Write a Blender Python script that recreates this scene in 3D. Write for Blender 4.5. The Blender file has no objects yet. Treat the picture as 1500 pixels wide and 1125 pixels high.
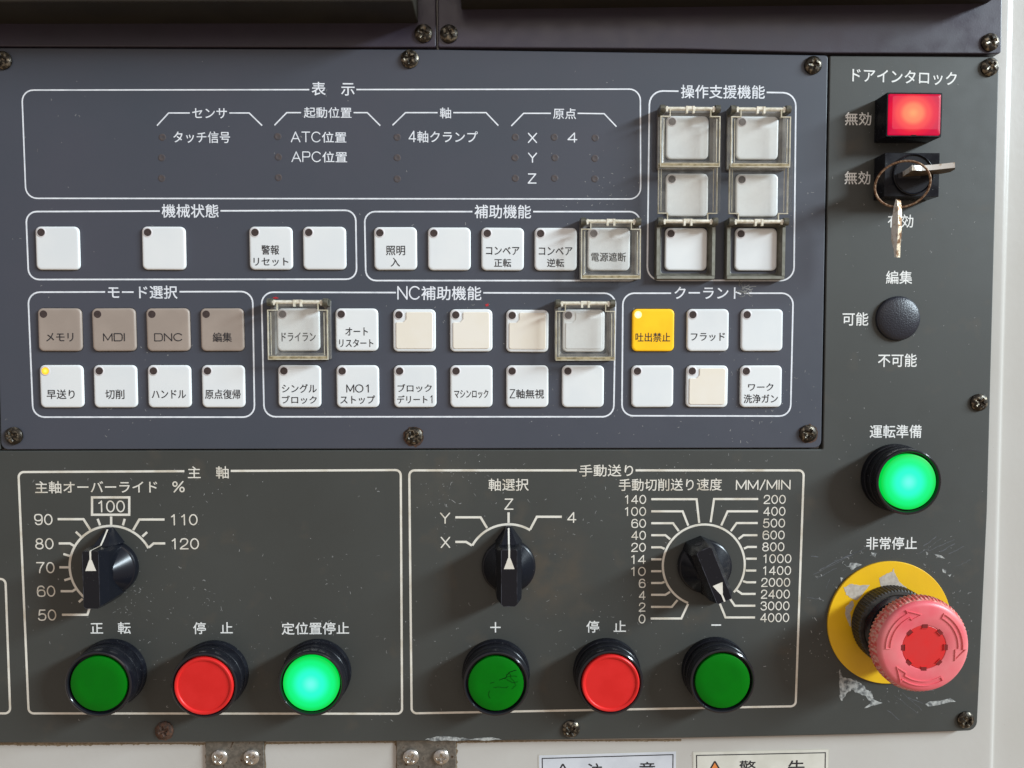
import bpy, bmesh, math, random
from mathutils import Vector, Euler
R = math.radians
rnd = random.Random(7)
SC = bpy.context.scene
COL = SC.collection
MM = 0.001
F, DIST = 1120.0, 350.0          # focal length in photo pixels, camera distance in mm

# ------------------------------------------------------------------ camera
cam = bpy.data.cameras.new('camera'); camo = bpy.data.objects.new('camera', cam); COL.objects.link(camo)
cam.sensor_width = 36; cam.lens = F / 1500 * 36; cam.clip_start = 0.01; cam.clip_end = 50
camo.location = (0, -DIST * MM, 0)
camo.rotation_euler = Euler((R(90 - 2.94), 0, R(-1.13)))
SC.camera = camo
RM = camo.rotation_euler.to_matrix()

def PH(px, py, w=0.0):
    """photo pixel -> (u, v) in mm on the plane w mm in front of the control plate"""
    d = RM @ Vector(((px - 750) / F, -(py - 562.5) / F, -1))
    t = (DIST - w) / d.y
    return (d.x * t, d.z * t)
PX = 3.2                          # photo pixels per mm on the plate

# ------------------------------------------------------------------ world + lamps
world = bpy.data.worlds.new("World"); SC.world = world; world.use_nodes = True
nt = world.node_tree; nt.nodes.clear()
wo = nt.nodes.new('ShaderNodeOutputWorld'); bg = nt.nodes.new('ShaderNodeBackground')
tc = nt.nodes.new('ShaderNodeTexCoord'); sx = nt.nodes.new('ShaderNodeSeparateXYZ')
mr = nt.nodes.new('ShaderNodeMapRange'); mr.inputs[1].default_value = -0.7; mr.inputs[2].default_value = 0.8
cr = nt.nodes.new('ShaderNodeValToRGB')
cr.color_ramp.elements[0].color = (0.33, 0.245, 0.165, 1); cr.color_ramp.elements[1].color = (0.355, 0.35, 0.385, 1)
nt.links.new(tc.outputs['Generated'], sx.inputs[0]); nt.links.new(sx.outputs['Z'], mr.inputs[0])
nt.links.new(mr.outputs[0], cr.inputs[0]); nt.links.new(cr.outputs[0], bg.inputs[0]); nt.links.new(bg.outputs[0], wo.inputs[0])
bg.inputs[1].default_value = 1.15

def area(name, d, dist, long_axis, sx_, sy_, power, col):
    """rectangular lamp at direction d (u,v,w), its long side along long_axis"""
    l = bpy.data.lights.new(name, 'AREA'); l.shape = 'RECTANGLE'; l.size = sx_; l.size_y = sy_
    l.energy = power; l.color = col
    o = bpy.data.objects.new(name, l); COL.objects.link(o)
    D = Vector((d[0], -d[2], d[1])).normalized(); X = Vector((long_axis[0], -long_axis[2], long_axis[1])).normalized()
    Z = D; Y = Z.cross(X).normalized(); X = Y.cross(Z)
    from mathutils import Matrix
    m = Matrix((X, Y, Z)).transposed().to_4x4(); m.translation = D * dist
    o.matrix_world = m
    return o
el = R(24); c2, s2 = 0.912, 0.41
d = (c2 * math.cos(el), s2 * math.cos(el), math.sin(el)); la = (-c2 * math.sin(el), -s2 * math.sin(el), math.cos(el))
area('ceiling_strip_light', d, 4.0, la, 1.7, 0.42, 255, (0.78, 0.915, 1.0))
el = R(62)
d = (0.35 * math.cos(el), 0.937 * math.cos(el), math.sin(el))
area('far_room_light', d, 2.6, (1, 0, 0), 1.6, 1.0, 6, (1.0, 0.9, 0.78))

SC.view_settings.view_transform = 'Standard'; SC.view_settings.look = 'None'
SC.view_settings.exposure = 0.0; SC.view_settings.gamma = 1
SC.cycles.max_bounces = 8; SC.cycles.transparent_max_bounces = 12
SC.cycles.caustics_reflective = False; SC.cycles.caustics_refractive = False

# ------------------------------------------------------------------ materials
def mat(name, col, rough=0.5, col2=None, scale=200.0, contrast=(0.4, 0.6), bump=0.0, bscale=2000.0, metal=0.0,
        spec=0.5, coat=0.0, emit=None, estr=0.0, rvar=0.0, spot=None, spot_scale=1500., spot_cut=(0.66, 0.72)):
    m = bpy.data.materials.new(name); m.use_nodes = True
    n = m.node_tree; b = n.nodes['Principled BSDF']; L = n.links.new
    b.inputs['Base Color'].default_value = (*col, 1); b.inputs['Roughness'].default_value = rough
    b.inputs['Metallic'].default_value = metal; b.inputs['Specular IOR Level'].default_value = spec
    b.inputs['Coat Weight'].default_value = coat; b.inputs['Coat Roughness'].default_value = 0.15
    geo = n.nodes.new('ShaderNodeNewGeometry')
    cur = None
    if col2:
        t = n.nodes.new('ShaderNodeTexNoise'); t.inputs['Scale'].default_value = scale; t.inputs['Detail'].default_value = 6
        L(geo.outputs['Position'], t.inputs['Vector'])
        r = n.nodes.new('ShaderNodeValToRGB'); r.color_ramp.elements[0].position = contrast[0]; r.color_ramp.elements[1].position = contrast[1]
        r.color_ramp.elements[0].color = (*col, 1); r.color_ramp.elements[1].color = (*col2, 1)
        L(t.outputs['Fac'], r.inputs[0]); cur = r.outputs[0]
    if spot:
        t = n.nodes.new('ShaderNodeTexNoise'); t.inputs['Scale'].default_value = spot_scale; t.inputs['Detail'].default_value = 3
        L(geo.outputs['Position'], t.inputs['Vector'])
        r = n.nodes.new('ShaderNodeMapRange'); r.inputs[1].default_value = spot_cut[0]; r.inputs[2].default_value = spot_cut[1]
        L(t.outputs['Fac'], r.inputs[0])
        mx = n.nodes.new('ShaderNodeMix'); mx.data_type = 'RGBA'
        L(r.outputs[0], mx.inputs[0])
        if cur: L(cur, mx.inputs[6])
        else: mx.inputs[6].default_value = (*col, 1)
        mx.inputs[7].default_value = (*spot, 1); cur = mx.outputs[2]
    if cur: L(cur, b.inputs['Base Color'])
    if rvar:
        t = n.nodes.new('ShaderNodeTexNoise'); t.inputs['Scale'].default_value = 120; t.inputs['Detail'].default_value = 5
        L(geo.outputs['Position'], t.inputs['Vector'])
        r = n.nodes.new('ShaderNodeMapRange'); r.inputs[1].default_value = 0.35; r.inputs[2].default_value = 0.65
        r.inputs[3].default_value = rough - rvar; r.inputs[4].default_value = rough + rvar
        L(t.outputs['Fac'], r.inputs[0]); L(r.outputs[0], b.inputs['Roughness'])
    if bump:
        t = n.nodes.new('ShaderNodeTexNoise'); t.inputs['Scale'].default_value = bscale; t.inputs['Detail'].default_value = 3
        L(geo.outputs['Position'], t.inputs['Vector'])
        bp = n.nodes.new('ShaderNodeBump'); bp.inputs['Strength'].default_value = 1.0; bp.inputs['Distance'].default_value = bump * MM
        L(t.outputs['Fac'], bp.inputs['Height']); L(bp.outputs[0], b.inputs['Normal'])
    if emit:
        b.inputs['Emission Color'].default_value = (*emit, 1); b.inputs['Emission Strength'].default_value = estr
    return m

def lit_lens(name, stops, strength, cx=0.0, cy=0.0, rad=0.0125, base=(0.02, 0.3, 0.1), ysc=1.0, gamma=1.0):
    """a lamp behind a coloured diffuser: emission falls off from the bulb towards the rim"""
    m = bpy.data.materials.new(name); m.use_nodes = True; n = m.node_tree; b = n.nodes['Principled BSDF']; L = n.links.new
    b.inputs['Base Color'].default_value = (*base, 1); b.inputs['Roughness'].default_value = 0.45; b.inputs['Specular IOR Level'].default_value = 0.25
    t = n.nodes.new('ShaderNodeTexCoord'); mp = n.nodes.new('ShaderNodeMapping'); mp.vector_type = 'POINT'
    mp.inputs['Location'].default_value = (-cx / rad, 0, -cy / rad * ysc); mp.inputs['Scale'].default_value = (1 / rad, 0, ysc / rad)
    ln = n.nodes.new('ShaderNodeVectorMath'); ln.operation = 'LENGTH'
    L(t.outputs['Object'], mp.inputs[0]); L(mp.outputs[0], ln.inputs[0])
    r = n.nodes.new('ShaderNodeValToRGB'); r.color_ramp.interpolation = 'EASE'
    el_ = r.color_ramp.elements
    while len(el_) > 1: el_.remove(el_[-1])
    el_[0].position = stops[0][0]; el_[0].color = (*stops[0][1], 1)
    for p, c in stops[1:]:
        e = el_.new(p); e.color = (*c, 1)
    L(ln.outputs['Value'], r.inputs[0]); L(r.outputs[0], b.inputs['Emission Color'])
    b.inputs['Emission Strength'].default_value = strength
    return m

M = {}
M['panel'] = mat('keypad_sheet', (0.056, 0.065, 0.084), 0.50, (0.067, 0.070, 0.091), 14, (0.3, 0.7), bump=0.015, bscale=2500, rvar=0.03)
M['plate'] = mat('plate_paint', (0.046, 0.048, 0.043), 0.56, (0.056, 0.059, 0.054), 14, (0.3, 0.7), bump=0.02, bscale=2200, rvar=0.03,
                 spot=(0.075, 0.066, 0.052), spot_scale=60, spot_cut=(0.6, 0.8))
M['top_plate'] = mat('top_plate_paint', (0.050, 0.040, 0.062), 0.36, (0.042, 0.038, 0.052), 20, (0.3, 0.7), bump=0.03, bscale=1800, rvar=0.06)
M['hood'] = mat('hood_paint', (0.024, 0.021, 0.014), 0.5, (0.018, 0.016, 0.011), 60, bump=0.04, bscale=1500)
M['white_print'] = mat('white_print', (0.86, 0.88, 0.92), 0.5, (0.62, 0.65, 0.70), 260, (0.45, 0.8))
M['cream_print'] = mat('cream_print', (0.80, 0.76, 0.67), 0.5, (0.50, 0.42, 0.30), 110, (0.48, 0.80))
M['pale_print'] = mat('pale_print', (0.88, 0.88, 0.85), 0.5, (0.80, 0.80, 0.77), 500, (0.35, 0.7))
M['black_print'] = mat('black_print', (0.02, 0.02, 0.025), 0.5)
M['key_white'] = mat('white_key', (0.79, 0.815, 0.82), 0.38, (0.83, 0.845, 0.84), 40, bump=0.01, spot=(0.35, 0.33, 0.3), spot_scale=1900, spot_cut=(0.77, 0.82), rvar=.05)
M['key_taupe'] = mat('taupe_key', (0.385, 0.315, 0.265), 0.42, (0.35, 0.285, 0.24), 60, bump=0.01)
M['key_yellow'] = mat('yellow_key', (0.90, 0.50, 0.008), 0.4, (0.95, 0.56, 0.01), 90, emit=(1.0, 0.50, 0.0), estr=0.22)
M['insert'] = mat('cream_insert', (0.88, 0.82, 0.72), 0.45, (0.86, 0.79, 0.67), 60, spot=(0.45, 0.35, 0.25), spot_scale=1500, spot_cut=(0.74, 0.8))
M['halo'] = mat('indicator_surround', (0.72, 0.68, 0.68), 0.4)
M['led_off'] = mat('indicator_dark', (0.045, 0.032, 0.030), 0.25, (0.065, 0.045, 0.042), 900)
M['led_pale'] = mat('indicator_grey', (0.13, 0.11, 0.11), 0.3, (0.17, 0.14, 0.14), 900)
M['led_dot'] = mat('display_lamp', (0.066, 0.062, 0.070), 0.4, (0.090, 0.072, 0.070), 900)
M['led_amber'] = lit_lens('indicator_amber', [(0, (1, 0.85, 0.25)), (0.5, (1, 0.62, 0.05)), (1, (0.75, 0.33, 0.0))], 1.0, rad=0.0018, base=(.5, .3, .02))
M['led_bright'] = lit_lens('indicator_bright', [(0, (1, 1, 0.8)), (0.7, (1, 0.9, 0.5)), (1, (1, 0.7, 0.1))], 1.1, rad=0.0019, base=(.5, .4, .1))
M['black'] = mat('black_plastic', (0.006, 0.0065, 0.010), 0.28, (0.009, 0.010, 0.014), 300, spec=0.24, bump=0.01, spot=(0.16, 0.16, 0.155), spot_scale=1500, spot_cut=(0.68, 0.76), rvar=0.1)
M['black_gloss'] = mat('glossy_black_rim', (0.008, 0.008, 0.012), 0.14, spec=0.6, bump=0.006, bscale=900)
M['knob'] = mat('knob_plastic', (0.006, 0.007, 0.011), 0.27, spec=0.38, spot=(0.10, 0.10, 0.10), spot_scale=1700, spot_cut=(0.70, 0.78))
M['plug'] = mat('leathery_black', (0.016, 0.017, 0.026), 0.36, bump=0.16, bscale=1500)
M['green'] = mat('green_lens', (0.0, 0.145, 0.004), 0.34, (0.0, 0.16, 0.004), 100, spec=0.15, bump=0.003, bscale=500, spot=(0.08, 0.25, 0.1), spot_scale=1800, spot_cut=(0.77, 0.82))
M['red'] = mat('red_cap', (0.68, 0.018, 0.016), 0.38, (0.72, 0.022, 0.020), 100, spec=0.3, bump=0.006, bscale=500, spot=(0.75, 0.3, 0.25), spot_scale=1800, spot_cut=(0.78, 0.82))
M['green_lit'] = lit_lens('green_lit_lens', [(0.0, (0.16, 1.0, 0.84)), (0.38, (0.02, 1.0, 0.64)), (0.78, (0.0, 0.88, 0.20)), (1.0, (0.0, 0.66, 0.06))], 1.0, base=(0.0, 0.06, 0.02))
M['red_lit'] = lit_lens('red_lit_lens', [(0.0, (1.0, 0.36, 0.13)), (0.28, (1.0, 0.24, 0.10)), (0.55, (0.92, 0.06, 0.055)), (0.8, (0.78, 0.004, 0.04)), (1.0, (0.62, 0.0, 0.045))], 1.0,
                        cx=-0.001, cy=0.0005, rad=0.0122, base=(0.04, 0.0, 0.002), ysc=1.1)
M['yellow'] = mat('yellow_disc', (0.90, 0.53, 0.010), 0.4, (0.86, 0.50, 0.012), 70, bump=0.01, spot=(0.2, 0.13, 0.03), spot_scale=1300, spot_cut=(0.74, 0.78))
M['estop'] = mat('faded_red', (0.78, 0.105, 0.135), 0.40, (0.79, 0.14, 0.165), 45, (0.35, 0.65), bump=0.01, spot=(0.80, 0.30, 0.29), spot_scale=50, spot_cut=(0.45, 0.85))
M['estop_side'] = mat('scuffed_red', (0.68, 0.09, 0.08), 0.5, (0.74, 0.36, 0.30), 700, (0.42, 0.6))
M['estop_core'] = mat('bright_red', (0.72, 0.022, 0.022), 0.38, (0.68, 0.03, 0.03), 90)
M['estop_slot'] = mat('slot_shade_red', (0.20, 0.010, 0.010), 0.5)  # darker copy of the red, painting the shade inside recesses
M['rubber'] = mat('ribbed_black', (0.022, 0.020, 0.017), 0.5, (0.045, 0.040, 0.033), 500, bump=0.02)
M['steel_dark'] = mat('blackened_steel', (0.035, 0.029, 0.022), 0.34, (0.30, 0.25, 0.18), 620, (0.50, 0.68), bump=0.12, bscale=1500, metal=0.7)
M['steel'] = mat('bright_steel', (0.60, 0.57, 0.52), 0.26, (0.34, 0.29, 0.23), 700, (0.5, 0.72), bump=0.02, bscale=1200, metal=0.9)
M['rust'] = mat('rusty_steel', (0.10, 0.045, 0.025), 0.7, (0.045, 0.028, 0.02), 900, bump=0.15, bscale=1600, metal=0.1)
M['rust_wire'] = mat('rusty_wire', (0.16, 0.075, 0.035), 0.55, (0.36, 0.25, 0.16), 1100, (0.45, 0.62), bump=0.12, bscale=2500, metal=0.4)
M['brass'] = mat('worn_nickel_key', (0.80, 0.77, 0.72), 0.36, (0.46, 0.34, 0.22), 420, (0.54, 0.70), bump=0.03, bscale=1500, metal=0.15)
M['brass_rust'] = mat('tarnished_key', (0.55, 0.45, 0.32), 0.42, (0.15, 0.07, 0.025), 420, (0.48, 0.56), bump=0.08, bscale=1500, metal=0.5)
M['key_under'] = mat('grimy_key_side', (0.20, 0.14, 0.075), 0.5, (0.09, 0.06, 0.035), 300, metal=0.4)
M['hinge'] = mat('hinge_steel', (0.16, 0.15, 0.13), 0.42, (0.24, 0.22, 0.19), 500, bump=0.02, metal=0.6, spot=(0.08, 0.05, 0.03), spot_scale=500, spot_cut=(0.62, 0.72))
M['frame'] = mat('olive_frame', (0.085, 0.082, 0.064), 0.4, (0.13, 0.125, 0.10), 300, bump=0.02, spot=(0.05, 0.04, 0.028), spot_scale=500, spot_cut=(0.6, 0.75))
M['frame_clear'] = mat('smoky_frame', (0.165, 0.155, 0.14), 0.3, (0.11, 0.105, 0.105), 250, spec=0.6)
M['golden'] = mat('golden_edge', (0.46, 0.38, 0.23), 0.25, (0.24, 0.19, 0.10), 400, (0.42, 0.62), spec=0.7)
M['frame_lit'] = mat('lit_ledge_grey', (0.28, 0.28, 0.24), 0.4, (0.22, 0.22, 0.18), 300)  # lighter copy of the frame plastic, painting light on its ledges
M['pivot'] = mat('pivot_dark', (0.07, 0.068, 0.05), 0.35, (0.14, 0.13, 0.10), 500)
M['clear_rib'] = mat('yellowed_rib_highlight', (0.68, 0.64, 0.52), 0.2, (0.46, 0.40, 0.26), 250, (0.4, 0.65), spec=0.8, coat=0.5)  # opaque yellowish plastic, painted pale for the clear lid's edge highlights
M['clear_pin'] = mat('pale_pin', (0.90, 0.86, 0.74), 0.15, (0.62, 0.56, 0.42), 600, (0.4, 0.7), spec=0.8, coat=0.6)
M['residue'] = mat('glue_residue', (0.44, 0.45, 0.43), 0.8, (0.10, 0.105, 0.105), 500, (0.40, 0.62), bump=0.2, bscale=1500)
M['tape'] = mat('torn_paper', (0.55, 0.49, 0.41), 0.8, (0.46, 0.40, 0.33), 700, bump=0.05)
M['fibre'] = mat('pale_fibre', (0.38, 0.38, 0.37), 0.8, (0.15, 0.15, 0.145), 150, (0.45, 0.6))
M['scratch'] = mat('scratched_paint', (0.135, 0.14, 0.155), 0.7, (0.08, 0.083, 0.09), 700)
M['dirt'] = mat('brown_grime', (0.20, 0.145, 0.09), 0.9, (0.30, 0.23, 0.15), 900, (0.45, 0.62))
M['sticker_blue'] = mat('cool_white_vinyl', (0.66, 0.68, 0.72), 0.35, (0.60, 0.62, 0.66), 90, spot=(.3, .28, .25), spot_scale=1500, spot_cut=(.76, .8))
M['sticker_cream'] = mat('warm_white_vinyl', (0.70, 0.68, 0.60), 0.35, (0.62, 0.60, 0.52), 90, spot=(.3, .28, .25), spot_scale=1500, spot_cut=(.76, .8))
M['sticker_edge'] = mat('vinyl_border', (0.52, 0.50, 0.44), 0.4)
M['orange'] = mat('orange_print', (0.75, 0.25, 0.06), 0.4)
M['worn'] = mat('worn_edge_glint', (0.06, 0.064, 0.08), 0.3, (0.012, 0.013, 0.018), 300, (0.45, 0.6))  # worn edge tone, lightened to paint a highlight along the grip
M['gap'] = mat('grimy_gap', (0.016, 0.015, 0.016), 0.8, (0.05, 0.045, 0.045), 500)
M['crack'] = mat('crack_line', (0.001, 0.012, 0.002), 0.8, spec=0.1)

def add_stain(m, centre, rad, col, amount):
    n = m.node_tree; L = n.links.new; b = n.nodes['Principled BSDF']; src = b.inputs['Base Color'].links[0].from_socket
    geo = n.nodes.new('ShaderNodeNewGeometry'); ds = n.nodes.new('ShaderNodeVectorMath'); ds.operation = 'DISTANCE'
    nz = n.nodes.new('ShaderNodeTexNoise'); nz.inputs['Scale'].default_value = 90; nz.inputs['Detail'].default_value = 5
    L(geo.outputs['Position'], nz.inputs['Vector']); L(geo.outputs['Position'], ds.inputs[0]); ds.inputs[1].default_value = (centre[0] * MM, 0, centre[1] * MM)
    mrn = n.nodes.new('ShaderNodeMapRange'); mrn.inputs[1].default_value = rad * MM; mrn.inputs[2].default_value = 0; L(ds.outputs['Value'], mrn.inputs[0])
    m2 = n.nodes.new('ShaderNodeMapRange'); m2.inputs[1].default_value = 0.35; m2.inputs[2].default_value = 0.65; m2.inputs[4].default_value = amount; L(nz.outputs['Fac'], m2.inputs[0])
    mu = n.nodes.new('ShaderNodeMath'); mu.operation = 'MULTIPLY'; L(mrn.outputs[0], mu.inputs[0]); L(m2.outputs[0], mu.inputs[1])
    mx = n.nodes.new('ShaderNodeMix'); mx.data_type = 'RGBA'; L(mu.outputs[0], mx.inputs[0]); L(src, mx.inputs[6]); mx.inputs[7].default_value = (*col, 1); L(mx.outputs[2], b.inputs['Base Color'])
add_stain(M['plate'], PH(800, 835), 26, (0.10, 0.075, 0.05), 0.9)
add_stain(M['plate'], PH(640, 700), 22, (0.085, 0.08, 0.065), 0.6)
def cabinet_mat():
    m = mat('cream_enamel', (0.55, 0.53, 0.495), 0.34, (0.50, 0.475, 0.43), 12, (0.3, 0.7), bump=0.045, bscale=300, spot=(0.16, 0.10, 0.06), spot_scale=900, spot_cut=(0.765, 0.785))
    return m
M['cabinet'] = cabinet_mat()

def clear_mat():
    m = bpy.data.materials.new('clear_cover'); m.use_nodes = True; n = m.node_tree; n.nodes.clear(); L = n.links.new
    out = n.nodes.new('ShaderNodeOutputMaterial'); tr = n.nodes.new('ShaderNodeBsdfTransparent'); tr.inputs[0].default_value = (0.975, 0.972, 0.965, 1)
    p = n.nodes.new('ShaderNodeBsdfPrincipled'); p.inputs['Base Color'].default_value = (0.72, 0.70, 0.64, 1); p.inputs['Roughness'].default_value = 0.16
    geo = n.nodes.new('ShaderNodeNewGeometry')
    t = n.nodes.new('ShaderNodeTexNoise'); t.inputs['Scale'].default_value = 180; t.inputs['Detail'].default_value = 8
    L(geo.outputs['Position'], t.inputs['Vector'])
    mrn = n.nodes.new('ShaderNodeMapRange'); mrn.inputs[1].default_value = 0.42; mrn.inputs[2].default_value = 0.75
    mrn.inputs[3].default_value = 0.03; mrn.inputs[4].default_value = 0.10; L(t.outputs['Fac'], mrn.inputs[0])
    mx = n.nodes.new('ShaderNodeMixShader'); L(mrn.outputs[0], mx.inputs[0]); L(tr.outputs[0], mx.inputs[1]); L(p.outputs[0], mx.inputs[2])
    L(mx.outputs[0], out.inputs[0]); return m
M['clear'] = clear_mat()

# ------------------------------------------------------------------ mesh helpers (coordinates u right, v up, w out of the plate, in mm)
def mesh(name, verts, faces, material, smooth=35):
    me = bpy.data.meshes.new(name)
    me.from_pydata([(u * MM, -w * MM, v * MM) for (u, v, w) in verts], [], faces)
    bm = bmesh.new(); bm.from_mesh(me); bmesh.ops.recalc_face_normals(bm, faces=bm.faces); bm.to_mesh(me); bm.free()
    me.materials.append(material)
    if smooth:
        me.shade_smooth(); me.set_sharp_from_angle(angle=R(smooth))
    me.update()
    return me

class MB:
    def __init__(s): s.v = []; s.f = []
    def add(s, vs, fs):
        k = len(s.v); s.v += list(vs); s.f += [tuple(i + k for i in f) for f in fs]; return s
    def loft(s, rings, cap0=False, cap1=True, closed=False):
        """rings: list of equal-length lists of (u,v,w)"""
        n = len(rings[0]); vs = [p for r in rings for p in r]; fs = []
        m = len(rings)
        for i in range(m if closed else m - 1):
            a = i * n; b = ((i + 1) % m) * n
            for j in range(n):
                k = (j + 1) % n; fs.append((a + j, a + k, b + k, b + j))
        if not closed:
            if cap0: fs.append(tuple(range(n))[::-1])
            if cap1: fs.append(tuple(range((m - 1) * n, m * n)))
        return s.add(vs, fs)
    def box(s, u0, u1, v0, v1, w0, w1):
        return s.loft([[(u0, v0, w0), (u1, v0, w0), (u1, v1, w0), (u0, v1, w0)], [(u0, v0, w1), (u1, v0, w1), (u1, v1, w1), (u0, v1, w1)]], True)
    def cyl(s, a, b, r, n=12):
        A, B = Vector(a), Vector(b); return s.tube([A, B], r, n)
    def tube(s, pts, r, n=8, closed=False):
        pts = [Vector(p) for p in pts]; rings = []; up = None
        m = len(pts)
        for i, p in enumerate(pts):
            t = (pts[(i + 1) % m] - pts[i - 1]) if closed else (pts[min(i + 1, m - 1)] - pts[max(i - 1, 0)])
            t.normalize()
            if up is None: up = t.orthogonal().normalized()
            up = (up - t * up.dot(t)).normalized(); q = t.cross(up)
            rings.append([tuple(p + (up * math.cos(x) + q * math.sin(x)) * r) for x in [2 * math.pi * k / n for k in range(n)]])
        return s.loft(rings, not closed, not closed, closed)
    def lathe(s, prof, n=64, cu=0, cv=0, cap1=True, fn=None):
        rings = []
        for r, w in prof:
            rings.append([(cu + r * math.cos(2 * math.pi * k / n) * (fn(k, r, w) if fn else 1), cv + r * math.sin(2 * math.pi * k / n) * (fn(k, r, w) if fn else 1), w) for k in range(n)])
        return s.loft(rings, False, cap1)
    def ribbon(s, pts, t, w=0.0, closed=False):
        """flat mitred strip; pts are (u,v) or (u,v,w)"""
        n = len(pts); L_, R_ = [], []
        for i in range(n):
            p = Vector(pts[i][:2])
            a = Vector(pts[i - 1][:2]) if (i or closed) else None
            b = Vector(pts[(i + 1) % n][:2]) if (i < n - 1 or closed) else None
            d1 = (p - a).normalized() if a is not None else None; d2 = (b - p).normalized() if b is not None else None
            if d1 is None: d1 = d2
            if d2 is None: d2 = d1
            n1 = Vector((-d1.y, d1.x)); n2 = Vector((-d2.y, d2.x)); mvec = (n1 + n2)
            mvec = mvec.normalized() if mvec.length > 1e-6 else n1
            k = t / 2 / max(0.35, mvec.dot(n1)); z = pts[i][2] if len(pts[i]) > 2 else w
            L_.append((p.x + mvec.x * k, p.y + mvec.y * k, z)); R_.append((p.x - mvec.x * k, p.y - mvec.y * k, z))
        m = n if closed else n - 1
        return s.add(L_ + R_, [(i, n + i, n + (i + 1) % n, (i + 1) % n) for i in range(m)])
    def build(s, name, material, parent=None, smooth=35, loc=None):
        o = bpy.data.objects.new(name, mesh(name, s.v, s.f, material, smooth)); COL.objects.link(o)
        if parent: o.parent = parent
        if loc: o.location = (loc[0] * MM, -loc[2] * MM, loc[1] * MM)
        return o

def rrect(w, h, r, n=5, cu=0, cv=0, z=0.0):
    out = []
    for (sx_, sy_, a0) in ((1, 1, 0), (-1, 1, 90), (-1, -1, 180), (1, -1, 270)):
        for k in range(n + 1):
            a = R(a0 + 90 * k / n); out.append((cu + sx_ * (w / 2 - r) + r * math.cos(a), cv + sy_ * (h / 2 - r) + r * math.sin(a), z))
    return out
def round_poly(pts, rs, n=5):
    """round each corner of a 2D polygon"""
    out = []; N = len(pts)
    for i in range(N):
        r = rs[i] if isinstance(rs, (list, tuple)) else rs
        p, a, b = Vector(pts[i]), Vector(pts[i - 1]), Vector(pts[(i + 1) % N])
        if r <= 0: out.append(tuple(p)); continue
        d1 = (a - p).normalized(); d2 = (b - p).normalized(); ang = d1.angle(d2)
        t = r / math.tan(ang / 2); c = p + (d1 + d2).normalized() * (r / math.sin(ang / 2))
        s0 = p + d1 * t - c; s1 = p + d2 * t - c
        a0 = math.atan2(s0.y, s0.x); a1 = math.atan2(s1.y, s1.x)
        while a1 - a0 > math.pi: a1 -= 2 * math.pi
        while a1 - a0 < -math.pi: a1 += 2 * math.pi
        for k in range(n + 1):
            x = a0 + (a1 - a0) * k / n; out.append((c.x + r * math.cos(x), c.y + r * math.sin(x)))
    return out
def inset(poly, d):
    n = len(poly); out = []; A = sum(poly[i - 1][0] * poly[i][1] - poly[i][0] * poly[i - 1][1] for i in range(n))
    sg = 1 if A > 0 else -1
    for i in range(n):
        p, a, b = Vector(poly[i][:2]), Vector(poly[i - 1][:2]), Vector(poly[(i + 1) % n][:2])
        d1 = (p - a); d2 = (b - p)
        d1 = d1.normalized() if d1.length > 1e-7 else d2.normalized(); d2 = d2.normalized() if d2.length > 1e-7 else d1
        m = (Vector((-d1.y, d1.x)) + Vector((-d2.y, d2.x))).normalized(); k = d * sg / max(0.5, m.dot(Vector((-d1.y, d1.x))))
        out.append((p.x + m.x * k, p.y + m.y * k))
    return out
def slab(poly, w0, w1, bev=0.3):
    mb = MB()
    mb.loft([[(*p, w0) for p in poly], [(*p, w1 - bev) for p in poly], [(*p, w1 - bev * 0.3) for p in inset(poly, bev * 0.3)], [(*p, w1) for p in inset(poly, bev)]], True)
    return mb

def tag(o, label=None, cat=None, group=None, kind=None):
    if label: o['label'] = label
    if cat: o['category'] = cat
    if group: o['group'] = group
    if kind: o['kind'] = kind
    return o
def thing(name, u, v, w=0, label=None, cat=None, group=None, rot=0.0):
    o = bpy.data.objects.new(name, None); COL.objects.link(o); o.empty_display_size = 0.005
    o.location = (u * MM, -w * MM, v * MM); o.rotation_euler = (0, R(rot), 0)
    return tag(o, label, cat, group)

def _arc(cx, cy, rx, ry, a0, a1, n=18): return [(cx + rx * math.cos(R(a0 + (a1 - a0) * k / n)), cy + ry * math.sin(R(a0 + (a1 - a0) * k / n))) for k in range(n + 1)]
def _sm(pts, it=2):
    for _ in range(it):
        q = [pts[0]]
        for a, b in zip(pts, pts[1:]): q += [(a[0] * .75 + b[0] * .25, a[1] * .75 + b[1] * .25), (a[0] * .25 + b[0] * .75, a[1] * .25 + b[1] * .75)]
        pts = q + [pts[-1]]
    return pts
_six = _sm([(.55, .82), (.47, .98), (.28, 1.02), (.08, .94), (.0, .66), (.0, .26), (.08, .02), (.31, -.02), (.54, .02), (.61, .2), (.61, .42), (.5, .6), (.31, .62), (.12, .58), (.02, .38)])
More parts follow.
